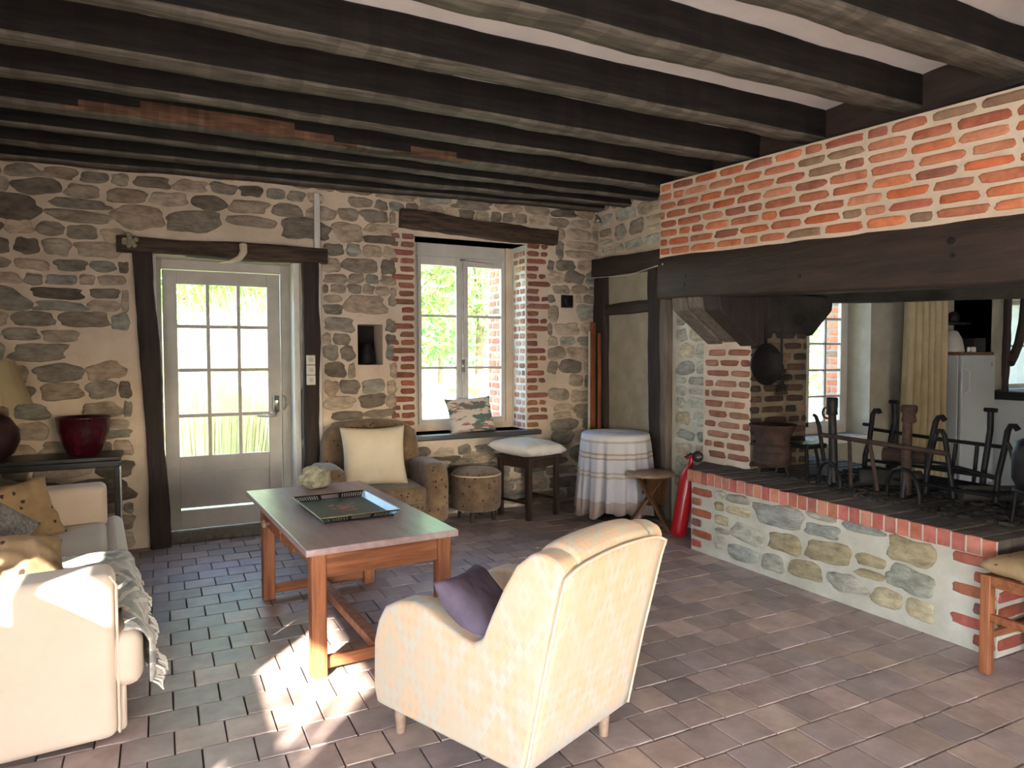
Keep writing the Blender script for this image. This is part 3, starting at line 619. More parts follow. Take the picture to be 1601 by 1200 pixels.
for pts in ([(4.4, 3.115, 1.055), (4.4, 3.125, 1.075), (4.4, 3.15, 1.075), (4.4, 3.17, 1.04), (4.4, 3.19, .86), (4.4, 3.22, .76), (4.4, 3.23, .60)], [(4.2, 2.55, 1.06), (4.2, 2.565, 1.08), (4.2, 2.59, 1.075), (4.2, 2.605, 1.05), (4.2, 2.64, .88), (4.2, 2.65, .8), (4.2, 2.66, .60)],
            [(4.3, 2.20, 1.03), (4.3, 2.215, 1.05), (4.3, 2.24, 1.05), (4.3, 2.255, 1.02), (4.3, 2.27, .91), (4.3, 2.30, .75), (4.3, 2.31, .6)]):
    b = B(); b.tube(rel(pts, O), .017, 8); b.obj('hooked_upright', ['iron'], G, smooth=True)
for pts in ([(4.5, 3.08, 1.12), (4.5, 3.07, 1.0), (4.5, 3.10, .87), (4.5, 3.12, .6)], [(4.45, 2.43, 1.11), (4.45, 2.43, 1.0), (4.45, 2.46, .75), (4.45, 2.47, .6)]):
    b = B(); b.tube(rel(pts, O), .018, 8); p = pts[0]; b.tube(rel([(p[0], p[1]-.035, p[2]+.012), (p[0], p[1]+.035, p[2]+.012)], O), .013, 8); b.obj('t_upright', ['iron'], G, smooth=True)
for pts, r in (([(4.5, 3.25, .93), (4.5, 2.79, .91), (4.5, 2.37, .90)], .012), ([(4.3, 2.71, .75), (4.3, 2.52, .77), (4.3, 2.30, .74)], .014), ([(4.4, 3.23, .72), (4.45, 2.9, .72), (4.45, 2.47, .72)], .012), ([(4.5, 2.66, .89), (4.5, 2.69, .62)], .012), ([(4.5, 2.53, .9), (4.5, 2.55, .62)], .012), ([(4.4, 3.24, .97), (4.4, 3.17, .97)], .012)):
    b = B(); b.tube(rel(pts, O), r, 8); b.obj('bar', ['iron'], G, smooth=True)
b = B(); b.tube(rel([(4.2, 2.67, .62), (4.2, 2.64, .80), (4.2, 2.605, .97), (4.2, 2.59, .995), (4.2, 2.565, .995), (4.2, 2.55, .97), (4.2, 2.52, .8), (4.2, 2.49, .60)], O), .015, 8)
for z, d in ((.94, .04), (.86, .055), (.80, .065)): b.tube(rel([(4.2, 2.58+d-.01, z), (4.2, 2.58-d, z)], O), .009, 8)
b.obj('ladder_frame', ['iron'], G, smooth=True)
b = B()
for k in range(7): b.tube(rel([(4.15+k*.05, 2.25, .66), (4.15+k*.05, 3.2, .67)], O), .01, 6)
b.obj('grate_bars', ['iron'], G, smooth=True)
# trivet by the pillar
O = (4.15, 3.5, .59); T_ = thing('iron_trivet', 'black iron trivet with a bent handle beside the brick pillar', 'trivet', O)
b = B(); b.box((-.10, -.09, .20), (.10, .09, .235)); b.obj('trivet_top', ['iron'], T_, bevel=.01)
for dx, dy in ((-.09, .08), (-.09, -.07), (.08, 0)):
    b = B(); b.tube([(dx, dy, .21), (dx*1.4, dy*1.5, .1), (dx*1.7, dy*1.9, 0)], .012, 8); b.obj('leg', ['iron'], T_, smooth=True)
b = B(); b.tube([(0, -.05, .44), (0, -.07, .43), (0, -.10, .36), (0, -.12, .24), (0, -.15, .1)], .014, 8); b.obj('handle', ['iron'], T_, smooth=True)
# cast brazier pot on the hearth
O = (3.955, 3.64, .592); P0 = thing('brazier_pot', 'flared rusty cast iron brazier pot standing by the brick pillar', 'pot', O)
b = B(); b.lathe([(.10, .06), (.125, .07), (.13, .10), (.13, .19), (.115, .21), (.12, .27), (.15, .33), (.165, .355), (.165, .365), (.15, .36), (.11, .27), (.10, .12), (0.001, .11)], (0, 0, 0), 32)
for z in (.12, .17, .22): b.lathe([(.128, z-.006), (.136, z), (.128, z+.006)], (0, 0, 0), 32, caps=False)
b.obj('pot_body', ['rust'], P0, smooth=True)
for k in range(3):
    a = k*2.1+.8; b = B(); b.tube([(.09*math.cos(a), .09*math.sin(a), .08), (.12*math.cos(a), .12*math.sin(a), 0)], [.014, .009], 8); b.obj('leg', ['iron'], P0, smooth=True)
# frying pan and chain trammel on the pillar
O = (3.99, 3.77, 1.385); P0 = thing('frying_pan', 'black round frying pan hanging on the sooty pillar', 'pan', O)
RX = Matrix.Rotation(PI/2, 4, 'X')
b = B(); b.lathe([(.001, -.0), (.12, 0), (.15, .04), (.155, .04), (.125, -.006), (.001, -.006)], (0, 0, 0), 36, R=RX, caps=False); b.obj('pan_body', ['iron'], P0, smooth=True)
b = B(); b.tube([(0, -.03, .15), (0, -.012, .28), (.0, 0, .40)], [.012, .01, .014], 8, flat=.5); b.obj('handle', ['iron'], P0, smooth=True)
O = (4.17, 3.76, 1.24); P0 = thing('hanging_strainer', 'wire mesh strainer hanging on a long iron rod by the pillar', 'strainer', O)
b = B()
for k in range(9):
    a = -.07+k*.0175; b.tube([(a, 0, -.10+.3*abs(a)), (-a*.6, -.01, .11)], .003, 5); b.tube([(-.07, -.01, -.08+k*.022), (.07, 0, -.07+k*.022)], .003, 5)
b.obj('mesh_basket', ['iron'], P0, smooth=True)
b = B(); b.tube([(0, 0, .08), (0, 0, .62)], .009, 8); b.obj('rod', ['iron'], P0, smooth=True)
# kettle on tripod at the right edge
O = (3.93, 1.93, .575); P0 = thing('kettle_on_tripod', 'black kettle on a spindly iron tripod at the near end of the hearth', 'kettle', O)
b = B(); b.lathe([(.001, .2), (.09, .2), (.115, .25), (.115, .38), (.10, .44), (.06, .46), (.001, .47)], (0, -.02, 0), 28, caps=False); b.obj('kettle_body', ['iron'], P0, smooth=True)
b = B(); b.tube([(0, .08, .30), (0, .11, .38), (0, .13, .42)], [.02, .013, .01], 8); b.obj('spout', ['iron'], P0, smooth=True)
b = B(); b.lathe([(.10, .18), (.11, .185), (.11, .195), (.10, .2)], (0, -.02, 0), 28)
b.obj('ring', ['iron'], P0, smooth=True)
for k in range(3):
    a = PI/2+k*2.094; b = B(); b.tube([(.1*math.cos(a), .1*math.sin(a)-.02, .19), (.12*math.cos(a), .12*math.sin(a)-.02, .01)], .006, 8); b.obj('leg', ['iron'], P0, smooth=True)
# charred logs and ash
for k, (p, q, r, lab) in enumerate((((4.05, 3.0, .66), (4.3, 2.75, .67), .05, 'charred log lying among the ashes behind the spit stand'), ((4.25, 2.98, .80), (4.35, 2.72, .80), .045, 'brown log resting on the grate near its middle'), ((4.2, 2.45, .64), (4.45, 2.25, .65), .045, 'charred log end near the kettle tripod'))):
    b = B(); P_ = Vector(p); Q = Vector(q); b.tube([P_.lerp(Q, t/6)+V(0, 0, .008*nz((t, k, 0), 2)) for t in range(7)], [r*(1+.15*nz((t, k, 3), 2)) for t in range(7)], 12)
    tag(b.obj('log', ['rust' if k == 1 else 'soot'], smooth=True), lab, 'log')
b = B(); rg = random.Random(44)
for k in range(420):
    y = rg.uniform(2.0, 3.45); x = rg.uniform(3.80, 4.6); s = rg.uniform(.006, .022)
    b.box((-s, -s*.7, -s*.4), (s, s*.7, s*.4), 0, R=Matrix.Translation((x, y, hz_(y)+s*.4)) @ Matrix.Rotation(rg.random()*3, 4, 'Z') @ Matrix.Rotation(rg.uniform(-.6, .6), 4, 'X'))
o = b.obj('ash_and_embers', ['soot']); tag(o, 'loose ash and charcoal crumbs scattered over the hearth bricks', 'ash'); o['kind'] = 'stuff'

# ================================================================== SOFT FURNISHINGS helpers
def cushion_b(w_, h_, t_, seed=0, wr=.008, pinch=.10, n=26, pw=4, ex=.5):
    b = B()
    for sgn in (1, -1):
        def f(a, c, sgn=sgn):
            u, v = a*2-1, c*2-1
            pr = max(0, (1-abs(u)**pw)*(1-abs(v)**pw))**ex
            x = u*w_/2*(1-pinch*(1-v*v)*u*u); y = v*h_/2*(1-pinch*(1-u*u)*v*v)
            z = sgn*t_/2*pr
            edge = (1-pr)
            d = wr*(nz((u*3, v*3, sgn), 1, seed)+.6*nz((u*7, v*3, sgn), 1, seed+2))*(.3+.7*edge+.3)*(1 if pr > 0 else 0)
            return V(x, y, z+d)
        b.grid(n, n, f, flip=(sgn < 0))
    return b
def cushion(name, label, loc, rot, w_, h_, t_, m, seed=0, **kw):
    o = cushion_b(w_, h_, t_, seed, **kw).obj(name, [m], smooth=True, recalc=True)
    o.location = loc; o.rotation_euler = rot; return tag(o, label, 'cushion')
def ribbon_profile(b, prof, fn, d0, d1, mi=0): b.prism(prof, fn, d0, d1, mi)

# ================================================================== FRONT ARMCHAIR
Cc = V(.998, 1.899, 0); fwd = V(-.381, .924, 0).normalized(); sd = V(fwd.y, -fwd.x, 0)
ang = math.atan2(sd.y, sd.x)
A = thing('armchair', 'cream armchair in faded kilim fabric seen from behind in the foreground', 'armchair', Cc, ang)
# local: x = side (0 near-left .. .63), y = forward, z up
side_prof = [(.03, .12), (0, .15), (-.145, .80), (-.13, .832), (-.08, .846), (-.029, .843), (.036, .79), (.09, .707), (.146, .60), (.185, .515), (.225, .492), (.28, .495), (.373, .521), (.455, .553), (.523, .563), (.613, .546), (.69, .507), (.73, .444), (.755, .362), (.76, .18), (.74, .12)]
def uvprism(b, prof, x0, x1):
    n = len(prof); vs = [V(x0, a, c) for a, c in prof]+[V(x1, a, c) for a, c in prof]; uvs = [(a, c) for a, c in prof]*2
    b.add(vs, [tuple(range(n))[::-1], tuple(range(n, 2*n))], uvs=uvs)
    per = 0
    for i in range(n):
        k = (i+1) % n; L = math.dist(prof[i], prof[k]); q = [V(x0, *prof[i]), V(x0, *prof[k]), V(x1, *prof[k]), V(x1, *prof[i])]
        b.add(q, [(0, 1, 2, 3)], uvs=[(x0, per), (x0, per+L), (x1, per+L), (x1, per)]); per += L
for x0, x1 in ((0, .105), (.525, .63)):
    b = B(); uvprism(b, side_prof, x0, x1); b.obj('arm_panel', ['kilim'], A, bevel=.028, seg=4, recalc=True)
# back: crowned block between and behind the wings
b = B(); nx = 20
def backpt(a, c):          # a across 0..1, c around profile
    x = .092+a*.446; cr = .022*(1-(2*a-1)**2)**.6
    prof = [(.02, .14), (-.045, .40), (-.146, .80), (-.138, .842), (-.10, .868), (-.05, .875), (-.005, .855), (.04, .80), (.085, .70), (.13, .58), (.18, .46), (.18, .2)]
    s = c*(len(prof)-1); i = min(int(s), len(prof)-2); f = s-i
    p = [prof[i][k]*(1-f)+prof[i+1][k]*f for k in (0, 1)]
    z = p[1]+(cr-.02)*max(0, (p[1]-.5)/.35); return V(x, p[0], z)
vs = [backpt(i/nx, j/33) for i in range(nx+1) for j in range(34)]
uvs = [(i/nx*.6, j/33*1.5) for i in range(nx+1) for j in range(34)]
fs = [(i*34+j, i*34+j+1, (i+1)*34+j+1, (i+1)*34+j) for i in range(nx) for j in range(33)]
b.add(vs, fs, sm=True, uvs=uvs); b.add([vs[j] for j in range(34)], [tuple(range(34))]); b.add([vs[nx*34+j] for j in range(34)], [tuple(range(34))[::-1]])
b.obj('backrest', ['kilim'], A, recalc=True)
def rpt(a, c):
    prof = [(.006, .13), (-.058, .42), (-.152, .80)]
    s_ = c*2; i = min(int(s_), 1); f = s_-i
    return V(.009+a*.612, prof[i][0]*(1-f)+prof[i+1][0]*f-.006, prof[i][1]*(1-f)+prof[i+1][1]*f+(.022*(1-(2*a-1)**2)-.018*abs(2*a-1)**9 if c > .9 else 0))
b = B(); vs = [rpt(i/12, j/10) for i in range(13) for j in range(11)]
b.add(vs, [(i*11+j, (i+1)*11+j, (i+1)*11+j+1, i*11+j+1) for i in range(12) for j in range(10)], sm=True, uvs=[(.618*i/12+.03, .72*j/10+.1) for i in range(13) for j in range(11)])
b.obj('rear_panel', ['kilim'], A, smooth=True, solid=.01)
pz = [rpt(i/12, 1) for i in range(13)]; b = B()
b.tube([rpt(0, j/10) for j in range(10)]+pz+[rpt(1, j/10) for j in range(9, -1, -1)], .005, 8)
b.obj('piping', ['cream'], A, smooth=True)
b = B(); uvprism(b, [(.02, .12), (.0, .3), (.15, .38), (.70, .38), (.745, .36), (.75, .14), (.73, .12)], .1, .53); b.obj('seat_base', ['kilim'], A, bevel=.02, recalc=True)
b = B(); b.box((.11, .15, .37), (.52, .76, .45)); b.obj('seat_cushion', ['kilim'], A, bevel=.035, seg=4)
for x, y in ((.07, .68), (.56, .68), (.07, .07), (.56, .07)):
    b = B(); b.tube([(x, y, .14), (x, y, 0)], [.027, .017], 14); b.obj('leg', ['stooltop'], A, smooth=True)
p = Cc+fwd*.37+sd*.20
cushion('cushion', 'dusky purple cushion on the seat of the cream foreground armchair', (p.x, p.y, .525), (math.radians(46), .1, ang+.35), .36, .32, .12, 'purple', 4)

# ================================================================== COFFEE TABLE
TA = math.radians(3); O = (.585, 3.13, 0)
T_ = thing('coffee_table', 'low worn pine farmhouse table with orange-brown legs in mid-room', 'table', O, TA)
bx('tabletop', [((-.03, -.01, .565), (.715, 1.575, .598))], 'ttop', T_, .006)
LX, LY = (0, .615), (.015, 1.185)
for x in LX:
    for y in LY: bx('leg', [((x, y, 0), (x+.068, y+.068, .565))], 'pine', T_, .004)
bx('apron', [((.068, .025, .455), (.615, .05, .563))], 'pine_h', T_)
bx('apron', [((.068, 1.215, .455), (.615, 1.24, .563))], 'pine_h', T_)
b = B(); b.prism([(.083, .563), (1.185, .563), (1.185, .49), (.9, .49), (.88, .47), (.62, .46), (.56, .475), (.50, .455), (.45, .47), (.42, .50), (.083, .50)], lambda a, c, d: V(d, a, c), .01, .035); b.obj('side_rail', ['pine_h'], T_, bevel=.003)
b = B(); b.box((.645, .083, .455), (.67, 1.185, .563)); b.obj('side_rail', ['pine_h'], T_, bevel=.003)
dr = bx('drawer', [((.0, .70, .475), (.02, 1.16, .555))], 'pine_h', T_)
b = B(); b.lathe([(.008, 0), (.01, .012), (.022, .02), (.024, .03), (.015, .04), (.001, .042)], (0, .98, .51), 18, R=Matrix.Rotation(-PI/2, 4, 'Y')); b.obj('knob', ['stooltop'], dr, smooth=True)
bx('stretcher', [((.068, .035, .03), (.615, .065, .085))], 'pine_h', T_)
bx('stretcher', [((.068, 1.205, .03), (.615, 1.235, .085))], 'pine_h', T_)
bx('stretcher', [((.31, .065, .035), (.37, 1.205, .08))], 'pine', T_)
# tray
R3 = RZ(TA)
TR = thing('serving_tray', 'green painted metal tray with pierced rim and flowers on the pine table', 'tray', (.905, 3.875, .599), TA)
b = B(); hw, hl, e, hh = .185, .285, .03, .035
b.box((-hw, -hl, .001), (hw, hl, .006)); MTt = mat('dark_green_tin', S(52, 88, 84), S(42, 74, 72), .3, 4, b=0, spec=.6)
b.obj('tray_base', [MTt], TR)
MTb = mat('pale_blue_tin', S(130, 160, 160), S(110, 140, 142), .3, 4, b=0)
for s in (-1, 1):
    b = B(); b.hexa([V(s*hw, -hl, .002), V(s*(hw+.004), -hl, .002), V(s*(hw+.004), hl, .002), V(s*hw, hl, .002), V(s*(hw+e), -hl-e, hh), V(s*(hw+e+.004), -hl-e, hh), V(s*(hw+e+.004), hl+e, hh), V(s*(hw+e), hl+e, hh)])
    b.obj('side_rim', [MTb], TR)
blk = mat('black_gold_tin', S(30, 34, 34), S(24, 28, 28), .35, 4, b=0)
for s in (-1, 1):
    b = B(); yb_, yt = s*hl, s*(hl+e)
    def seg(x0, x1, z0, z1):
        f = lambda x, z: V(x*(1+(z/hh)*.14), s*(hl+e*z/hh), z); th = V(0, s*.003, 0)
        p = [f(x0, z0), f(x1, z0), f(x1, z1), f(x0, z1)]; b.hexa(p+[q+th for q in p])
    seg(-hw, hw, .001, .009); seg(-hw, hw, hh-.007, hh)
    for k in range(29):
        x = -hw+.006+k*(2*hw-.012)/28
        if abs(x) < .05: continue
        seg(x-.0026, x+.0026, .009, hh-.007)
    seg(-.062, -.048, .009, hh-.007); seg(.048, .062, .009, hh-.007)
    b.obj('pierced_rim', [blk], TR)
b = B(); b.tube([(-hw-e, -hl-e, hh), (hw+e, -hl-e, hh), (hw+e, hl+e, hh), (-hw-e, hl+e, hh), (-hw-e, -hl-e, hh)], .003, 6); b.obj('gilt_edge', [mat('gilt', S(196, 176, 130), S(160, 140, 96), .4, 9, b=0)], TR, smooth=True)
b = B(); rg = random.Random(8)
for k in range(46):
    x, y = rg.gauss(0, .035), rg.gauss(0, .075); r = rg.uniform(.006, .017)
    c = rg.choice([S(196, 120, 90), S(212, 190, 160), S(176, 80, 60), S(120, 140, 90), S(200, 150, 110)]); n = 9
    b.add([V(x+r*math.cos(2*PI*i/n), y+r*.8*math.sin(2*PI*i/n), .0064+k*.00002) for i in range(n)], [tuple(range(n))], 0, c)
b.obj('painted_flowers', [mat('painted_petals', (1, 1, 1), (.9, .9, .9), .4, 9, b=0, attr=True)], TR)
# flint stone
import bmesh
bm = bmesh.new(); bmesh.ops.create_icosphere(bm, subdivisions=3, radius=1)
for v in bm.verts:
    d = v.co.normalized(); k = 1+.35*nz(d, 1.6, 5)+.12*nz(d, 4, 6); f = max(abs(d.dot(V(.8, .5, .3))), .0)
    v.co = V(d.x*.10*k, d.y*.09*k, max(-.055, d.z*.085*k))
me = bpy.data.meshes.new('flint_stone'); bm.to_mesh(me); bm.free(); me.materials.append(MT['rock']); ca = me.color_attributes.new('Col', 'FLOAT_COLOR', 'CORNER')
o = bpy.data.objects.new('flint_stone', me); C.objects.link(o); o.location = (.89, 4.62, .654); tag(o, 'rough pale grey flint stone on the far end of the pine table', 'stone')

# ================================================================== SOFA
SO = thing('sofa', 'cream slip-covered sofa along the left side, cut off by the frame', 'sofa', (-.165, 2.95, 0), math.radians(4.1))
def soft(name, lo, hi, m, parent, bev=.05, n=None, label=None):
    b = B(); b.box(lo, hi); o = b.obj(name, [m], parent, bevel=bev, seg=5)
    if label: o['label'] = label
    return o
soft('armrest', (-.98, 0, .02), (-.0, .21, .645), 'cream', SO, .04)
soft('armrest', (-.98, 2.10, .02), (-.0, 2.31, .645), 'cream', SO, .04)
soft('backrest', (-1.0, .15, .05), (-.78, 2.2, .82), 'cream', SO, .06)
soft('seat_base', (-.9, .15, .05), (.02, 2.15, .26), 'cream', SO, .03)
soft('seat_cushion', (-.85, .215, .24), (.0, 2.095, .425), 'cream', SO, .05)
soft('seat_front', (-.02, .0, .20), (.09, 2.30, .42), 'cream', SO, .055)
soft('skirt', (-.03, .03, .03), (.03, 2.28, .25), 'cream', SO, .02)
b = B(); b.tube([(.003, .012, .04), (.003, .012, .6), (-.02, .012, .64)], .005, 8); b.tube([(.0, .2, .04), (.0, .2, .6)], .005, 8); b.obj('piping', ['cream'], SO, smooth=True)
# throw over the seat
TH = thing('throw_blanket', 'white woven throw with grey motifs and fringe over the sofa front', 'blanket', (-.165, 2.95, 0), math.radians(4.1))
def thr(a, c):
    s = a*.88; y = -.02+c*1.24+.02*nz((s*2, c*3, 0), 1)
    if s < .62: x, z = -.575+s, .438
    elif s < .72: t = (s-.62)/.10*PI/2; x, z = .045+.06*math.sin(t), .378+.06*math.cos(t)
    else: x, z = .111+.018*math.sin(c*19), .378-(s-.72)
    if c < .17 and s < .5: z = .438
    return V(x-.0+.004*math.sin(c*31), y, z+.008*nz((s*5, c*8, 1), 1)+.004)
b = B(); n1, n2 = 44, 50
b.grid(n1, n2, thr, uv=1.0); o = b.obj('throw_cloth', ['throw'], TH, smooth=True, solid=.006)
me = o.data; bm = bmesh.new(); bm.from_mesh(me)      # keep the cloth out of the near arm
bmesh.ops.delete(bm, geom=[v for v in bm.verts if v.co.y < .225 and v.co.x < .02], context='VERTS'); bm.to_mesh(me); bm.free()
b = B(); rg = random.Random(2)
for k in range(70):
    p = thr(1, (k+.5)/70); q = p+V(rg.uniform(.005, .04), rg.uniform(-.015, .015), rg.uniform(-.05, -.03))
    b.tube([p, p.lerp(q, .5)+V(rg.uniform(0, .02), 0, .006), q], [.004, .0055, .003], 5)
    p2 = p+V(.012, .004, .03+rg.random()*.03); b.tube([p2, p2+V(.025, rg.uniform(-.01, .01), -.02), p2+V(.03, 0, -.04)], [.004, .006, .003], 5)
b.obj('fringe', ['white_c'], TH, smooth=True)
Rs = math.radians(4.1)
def sofa_pt(x, y, z): v = RZ(Rs) @ V(x, y, 0); return (-.165+v.x, 2.95+v.y, z)
cushion('cushion', 'brown floral cushion slumped against the far sofa arm', sofa_pt(-.46, 1.86, .56), (math.radians(54), math.radians(-9), Rs+.3), .42, .38, .20, 'gold_f', 11, wr=.035)
cushion('cushion', 'grey furry cushion between the floral ones on the sofa', sofa_pt(-.56, 1.02, .62), (math.radians(58), math.radians(-38), Rs+1.05), .50, .46, .16, 'fur', 12, wr=.01)
cushion('cushion', 'sunlit gold floral cushion just behind the near sofa arm', sofa_pt(-.40, .47, .575), (math.radians(24), math.radians(4), Rs+.2), .50, .42, .20, 'gold_f', 13, wr=.035)
cushion('cushion', 'gold floral cushion beneath the furry one near the frame edge', sofa_pt(-.70, .75, .60), (math.radians(40), math.radians(-12), Rs+.5), .42, .40, .17, 'gold_f', 15, wr=.02)
cushion('cushion', 'brown floral cushion leaning on the sofa back at the frame edge', sofa_pt(-.70, 1.66, .72), (math.radians(76), math.radians(-10), Rs+1.1), .46, .46, .15, 'gold_f', 14, wr=.014)

# ================================================================== CONSOLE, LAMP, POT
K = thing('console_table', 'black console table against the stone wall behind the sofa', 'table', (-.9, 5.72, 0))
bx('tabletop', [((-.42, -.2, .735), (.645, .19, .765))], 'black', K, .005)
bx('frame', [((-.40, -.18, .69), (.63, -.15, .733)), ((-.40, .14, .69), (.63, .17, .733)), ((.60, -.15, .69), (.63, .14, .733))], 'black', K)
for x, y in ((.60, -.18), (.60, .14), (-.40, -.18), (-.40, .14)): bx('leg', [((x, y, 0), (x+.03, y+.03, .69))], 'black', K)
bx('lower_shelf', [((-.40, -.17, .22), (.63, .16, .24))], 'black', K)
b = B(); b.box((.634, -.18, .03), (.642, -.145, .69)); b.box((.634, -.13, .03), (.642, -.115, .69)); b.obj('metal_trim', ['metal'], K)
L_ = thing('table_lamp', 'table lamp with parchment shade and dark ceramic base on the console', 'lamp', (-1.03, 5.70, .766))
b = B(); b.lathe([(.09, 0), (.14, .04), (.175, .12), (.17, .2), (.12, .28), (.05, .32), (.03, .36), (.03, .38)], (0, 0, 0), 32); b.obj('lamp_base', [mat('plum_ceramic', S(66, 44, 46), S(46, 32, 34), .35, 6, b=.1)], L_, smooth=True)
b = B(); b.lathe([(.25, .375), (.155, .66)], (0, 0, 0), 36, caps=False); b.lathe([(.247, .375), (.152, .66)], (0, 0, 0), 36, caps=False)
for k in range(12): a = k*PI/6; b.tube([(.251*math.cos(a), .251*math.sin(a), .375), (.156*math.cos(a), .156*math.sin(a), .66)], .002, 5)
b.obj('lamp_shade', ['shade'], L_, smooth=True)
b = B(); b.lathe([(.095, 0), (.10, .01), (.135, .09), (.158, .17), (.168, .26), (.172, .262), (.165, .27), (.155, .262), (.14, .16), (.09, .03), (.001, .02)], (0, 0, 0), 40); o = b.obj('flower_pot', ['pot'], smooth=True); o.location = (-.49, 5.73, .766)
tag(o, 'glossy dark red flower pot standing on the black console', 'pot')

# ================================================================== REAR ARMCHAIR AND COMPANIONS
A = thing('armchair', 'brown floral armchair with wide arms by the stone wall', 'armchair', (1.57, 5.55, 0), math.radians(-2))
for s in (-1, 1):
    b = B(); p = [(-.34, .12), (-.36, .45), (-.33, .56), (-.26, .60), (.0, .60), (.28, .58), (.3, .12)]
    b.prism(p, lambda a, c, d: V(d, a, c), s*.315 if s > 0 else -.50, .50 if s > 0 else -.315); b.obj('armrest', ['brown_f'], A, bevel=.05, seg=5)
b = B(); pts = [(-.40, .14), (-.42, .55), (-.40, .76), (-.36, .85), (-.25, .90), (0, .92), (.25, .90), (.36, .85), (.40, .76), (.42, .55), (.40, .14)]
b.prism(pts, lambda a, c, d: V(a, d+.08*(c-.2), c), .13, .30); b.obj('backrest', ['brown_f'], A, bevel=.045, seg=5)
soft('seat_base', (-.33, -.30, .12), (.33, .2, .30), 'brown_f', A, .02)
soft('seat_cushion', (-.32, -.34, .29), (.32, .16, .42), 'brown_f', A, .045)
for x in (-.42, .42):
    for y in (-.28, .25): b = B(); b.tube([(x, y, .13), (x, y, 0)], [.025, .018], 10); b.obj('leg', ['dkwood'], A, smooth=True)
cushion('cushion', 'square beige cushion propped in the brown floral armchair', (1.53, 5.50, .65), (math.radians(74), math.radians(1), math.radians(-2)), .54, .50, .15, 'beige_c', 21)
PF_ = thing('pouf', 'round brown floral pouf between the armchair and the dark stool', 'pouf', (2.50, 5.66, 0))
b = B(); b.lathe([(.001, .10), (.20, .10), (.215, .12), (.222, .25), (.222, .40), (.21, .43), (.17, .455), (.09, .468), (.001, .47)], (0, 0, 0), 40, caps=False); b.obj('pouf_body', ['brown_f'], PF_, smooth=True)
b = B(); b.lathe([(.221, .405), (.226, .411), (.221, .417)], (0, 0, 0), 40, caps=False); b.obj('piping', ['beige_c'], PF_, smooth=True)
for k in range(4): a = k*PI/2+.9; b = B(); b.tube([(.15*math.cos(a), .15*math.sin(a), .12), (.16*math.cos(a), .16*math.sin(a), 0)], [.022, .017], 10); b.obj('leg', ['dkwood'], PF_, smooth=True)
ST = thing('stool', 'dark square wooden stool under the window, carrying a white pillow', 'stool', (2.995, 5.60, 0), math.radians(18))
bx('seat', [((-.22, -.22, .53), (.22, .22, .56))], 'dkwood', ST, .008)
bx('apron', [((-.18, -.19, .46), (.18, -.165, .53)), ((-.18, .165, .46), (.18, .19, .53)), ((-.19, -.18, .46), (-.165, .18, .53)), ((.165, -.18, .46), (.19, .18, .53))], 'dkwood', ST)
for x in (-.18, .18):
    for y in (-.18, .18): bx('leg', [((x-.022, y-.022, 0), (x+.022, y+.022, .53))], 'dkwood', ST)
bx('stretcher', [((-.18, -.01, .14), (.18, .01, .165)), ((-.19, -.18, .14), (-.17, .18, .165)), ((.17, -.18, .14), (.19, .18, .165))], 'dkwood', ST)
cushion('pillow', 'flat white pillow lying on the dark square stool', (2.99, 5.60, .622), (math.radians(3), math.radians(4), math.radians(24)), .60, .48, .15, 'white_c', 23, pinch=.06)
cushion('cushion', 'printed cushion with green and pink motifs on the window sill', (2.60, 6.02, .90), (math.radians(66), math.radians(-3), math.radians(-4)), .46, .36, .14, 'printc', 24)
# stools, cloth table
TC = thing('side_table', 'small round corner table hidden under a pale fringed cloth', 'table', (3.62, 5.12, 0))
b = B(); b.lathe([(.29, .74), (.29, .765)], (0, 0, 0), 40); b.obj('tabletop', ['dkwood'], TC)
b = B(); b.tube([(0, 0, .74), (0, 0, .05)], .03); b.lathe([(.17, 0), (.16, .04), (.04, .07)], (0, 0, 0), 24); b.obj('pedestal', ['dkwood'], TC, smooth=True)
MTc, nt, p = nodes_mat('striped_sheer_cloth')
tc = N(nt, 'ShaderNodeTexCoord'); sp = N(nt, 'ShaderNodeSeparateXYZ'); nt.links.new(tc.outputs['Object'], sp.inputs[0])
rp = N(nt, 'ShaderNodeValToRGB'); nt.links.new(sp.outputs[2], rp.inputs[0]); rp.color_ramp.interpolation = 'CONSTANT'
els = [(0, S(172, 156, 146)), (.20, S(196, 192, 194)), (.40, S(176, 160, 140)), (.42, S(194, 190, 192)), (.44, S(176, 160, 140)), (.455, S(196, 194, 198)), (.56, S(170, 148, 126)), (.575, S(196, 192, 194)), (.60, S(168, 146, 124)), (.615, S(198, 196, 198)), (.70, S(176, 166, 150)), (.72, S(206, 204, 206))]
rp.color_ramp.elements[0].color = (*els[0][1], 1); rp.color_ramp.elements[1].position = els[1][0]; rp.color_ramp.elements[1].color = (*els[1][1], 1)
for q, c in els[2:]: e_ = rp.color_ramp.elements.new(q); e_.color = (*c, 1)
nt.links.new(rp.outputs[0], p.inputs['Base Color']); p.inputs['Roughness'].default_value = .85
b = B(); nn = 160; vs = []
levels = [(0.001, 0), (.15, 0), (.285, 0), (.298, .01), (.302, .03)]+[(.305+.03*k/10, .03+.66*(k/10)) for k in range(1, 11)]
for i, (r, dz) in enumerate(levels):
    for k in range(nn):
        a = 2*PI*k/nn; am = max(0, dz-.02)*.06; dr_ = am*math.sin(a*15+1.3*math.sin(a*3))+am*.5*math.sin(a*26+1)
        zz = .772-dz*(1+.04*math.sin(a*4+1)+(.03*math.sin(a*11) if i == len(levels)-1 else 0))
        vs.append(V((r+dr_)*math.cos(a), (r+dr_)*math.sin(a), zz))
b.add(vs, [(i*nn+k, i*nn+(k+1) % nn, (i+1)*nn+(k+1) % nn, (i+1)*nn+k) for i in range(len(levels)-1) for k in range(nn)], 0, sm=True)
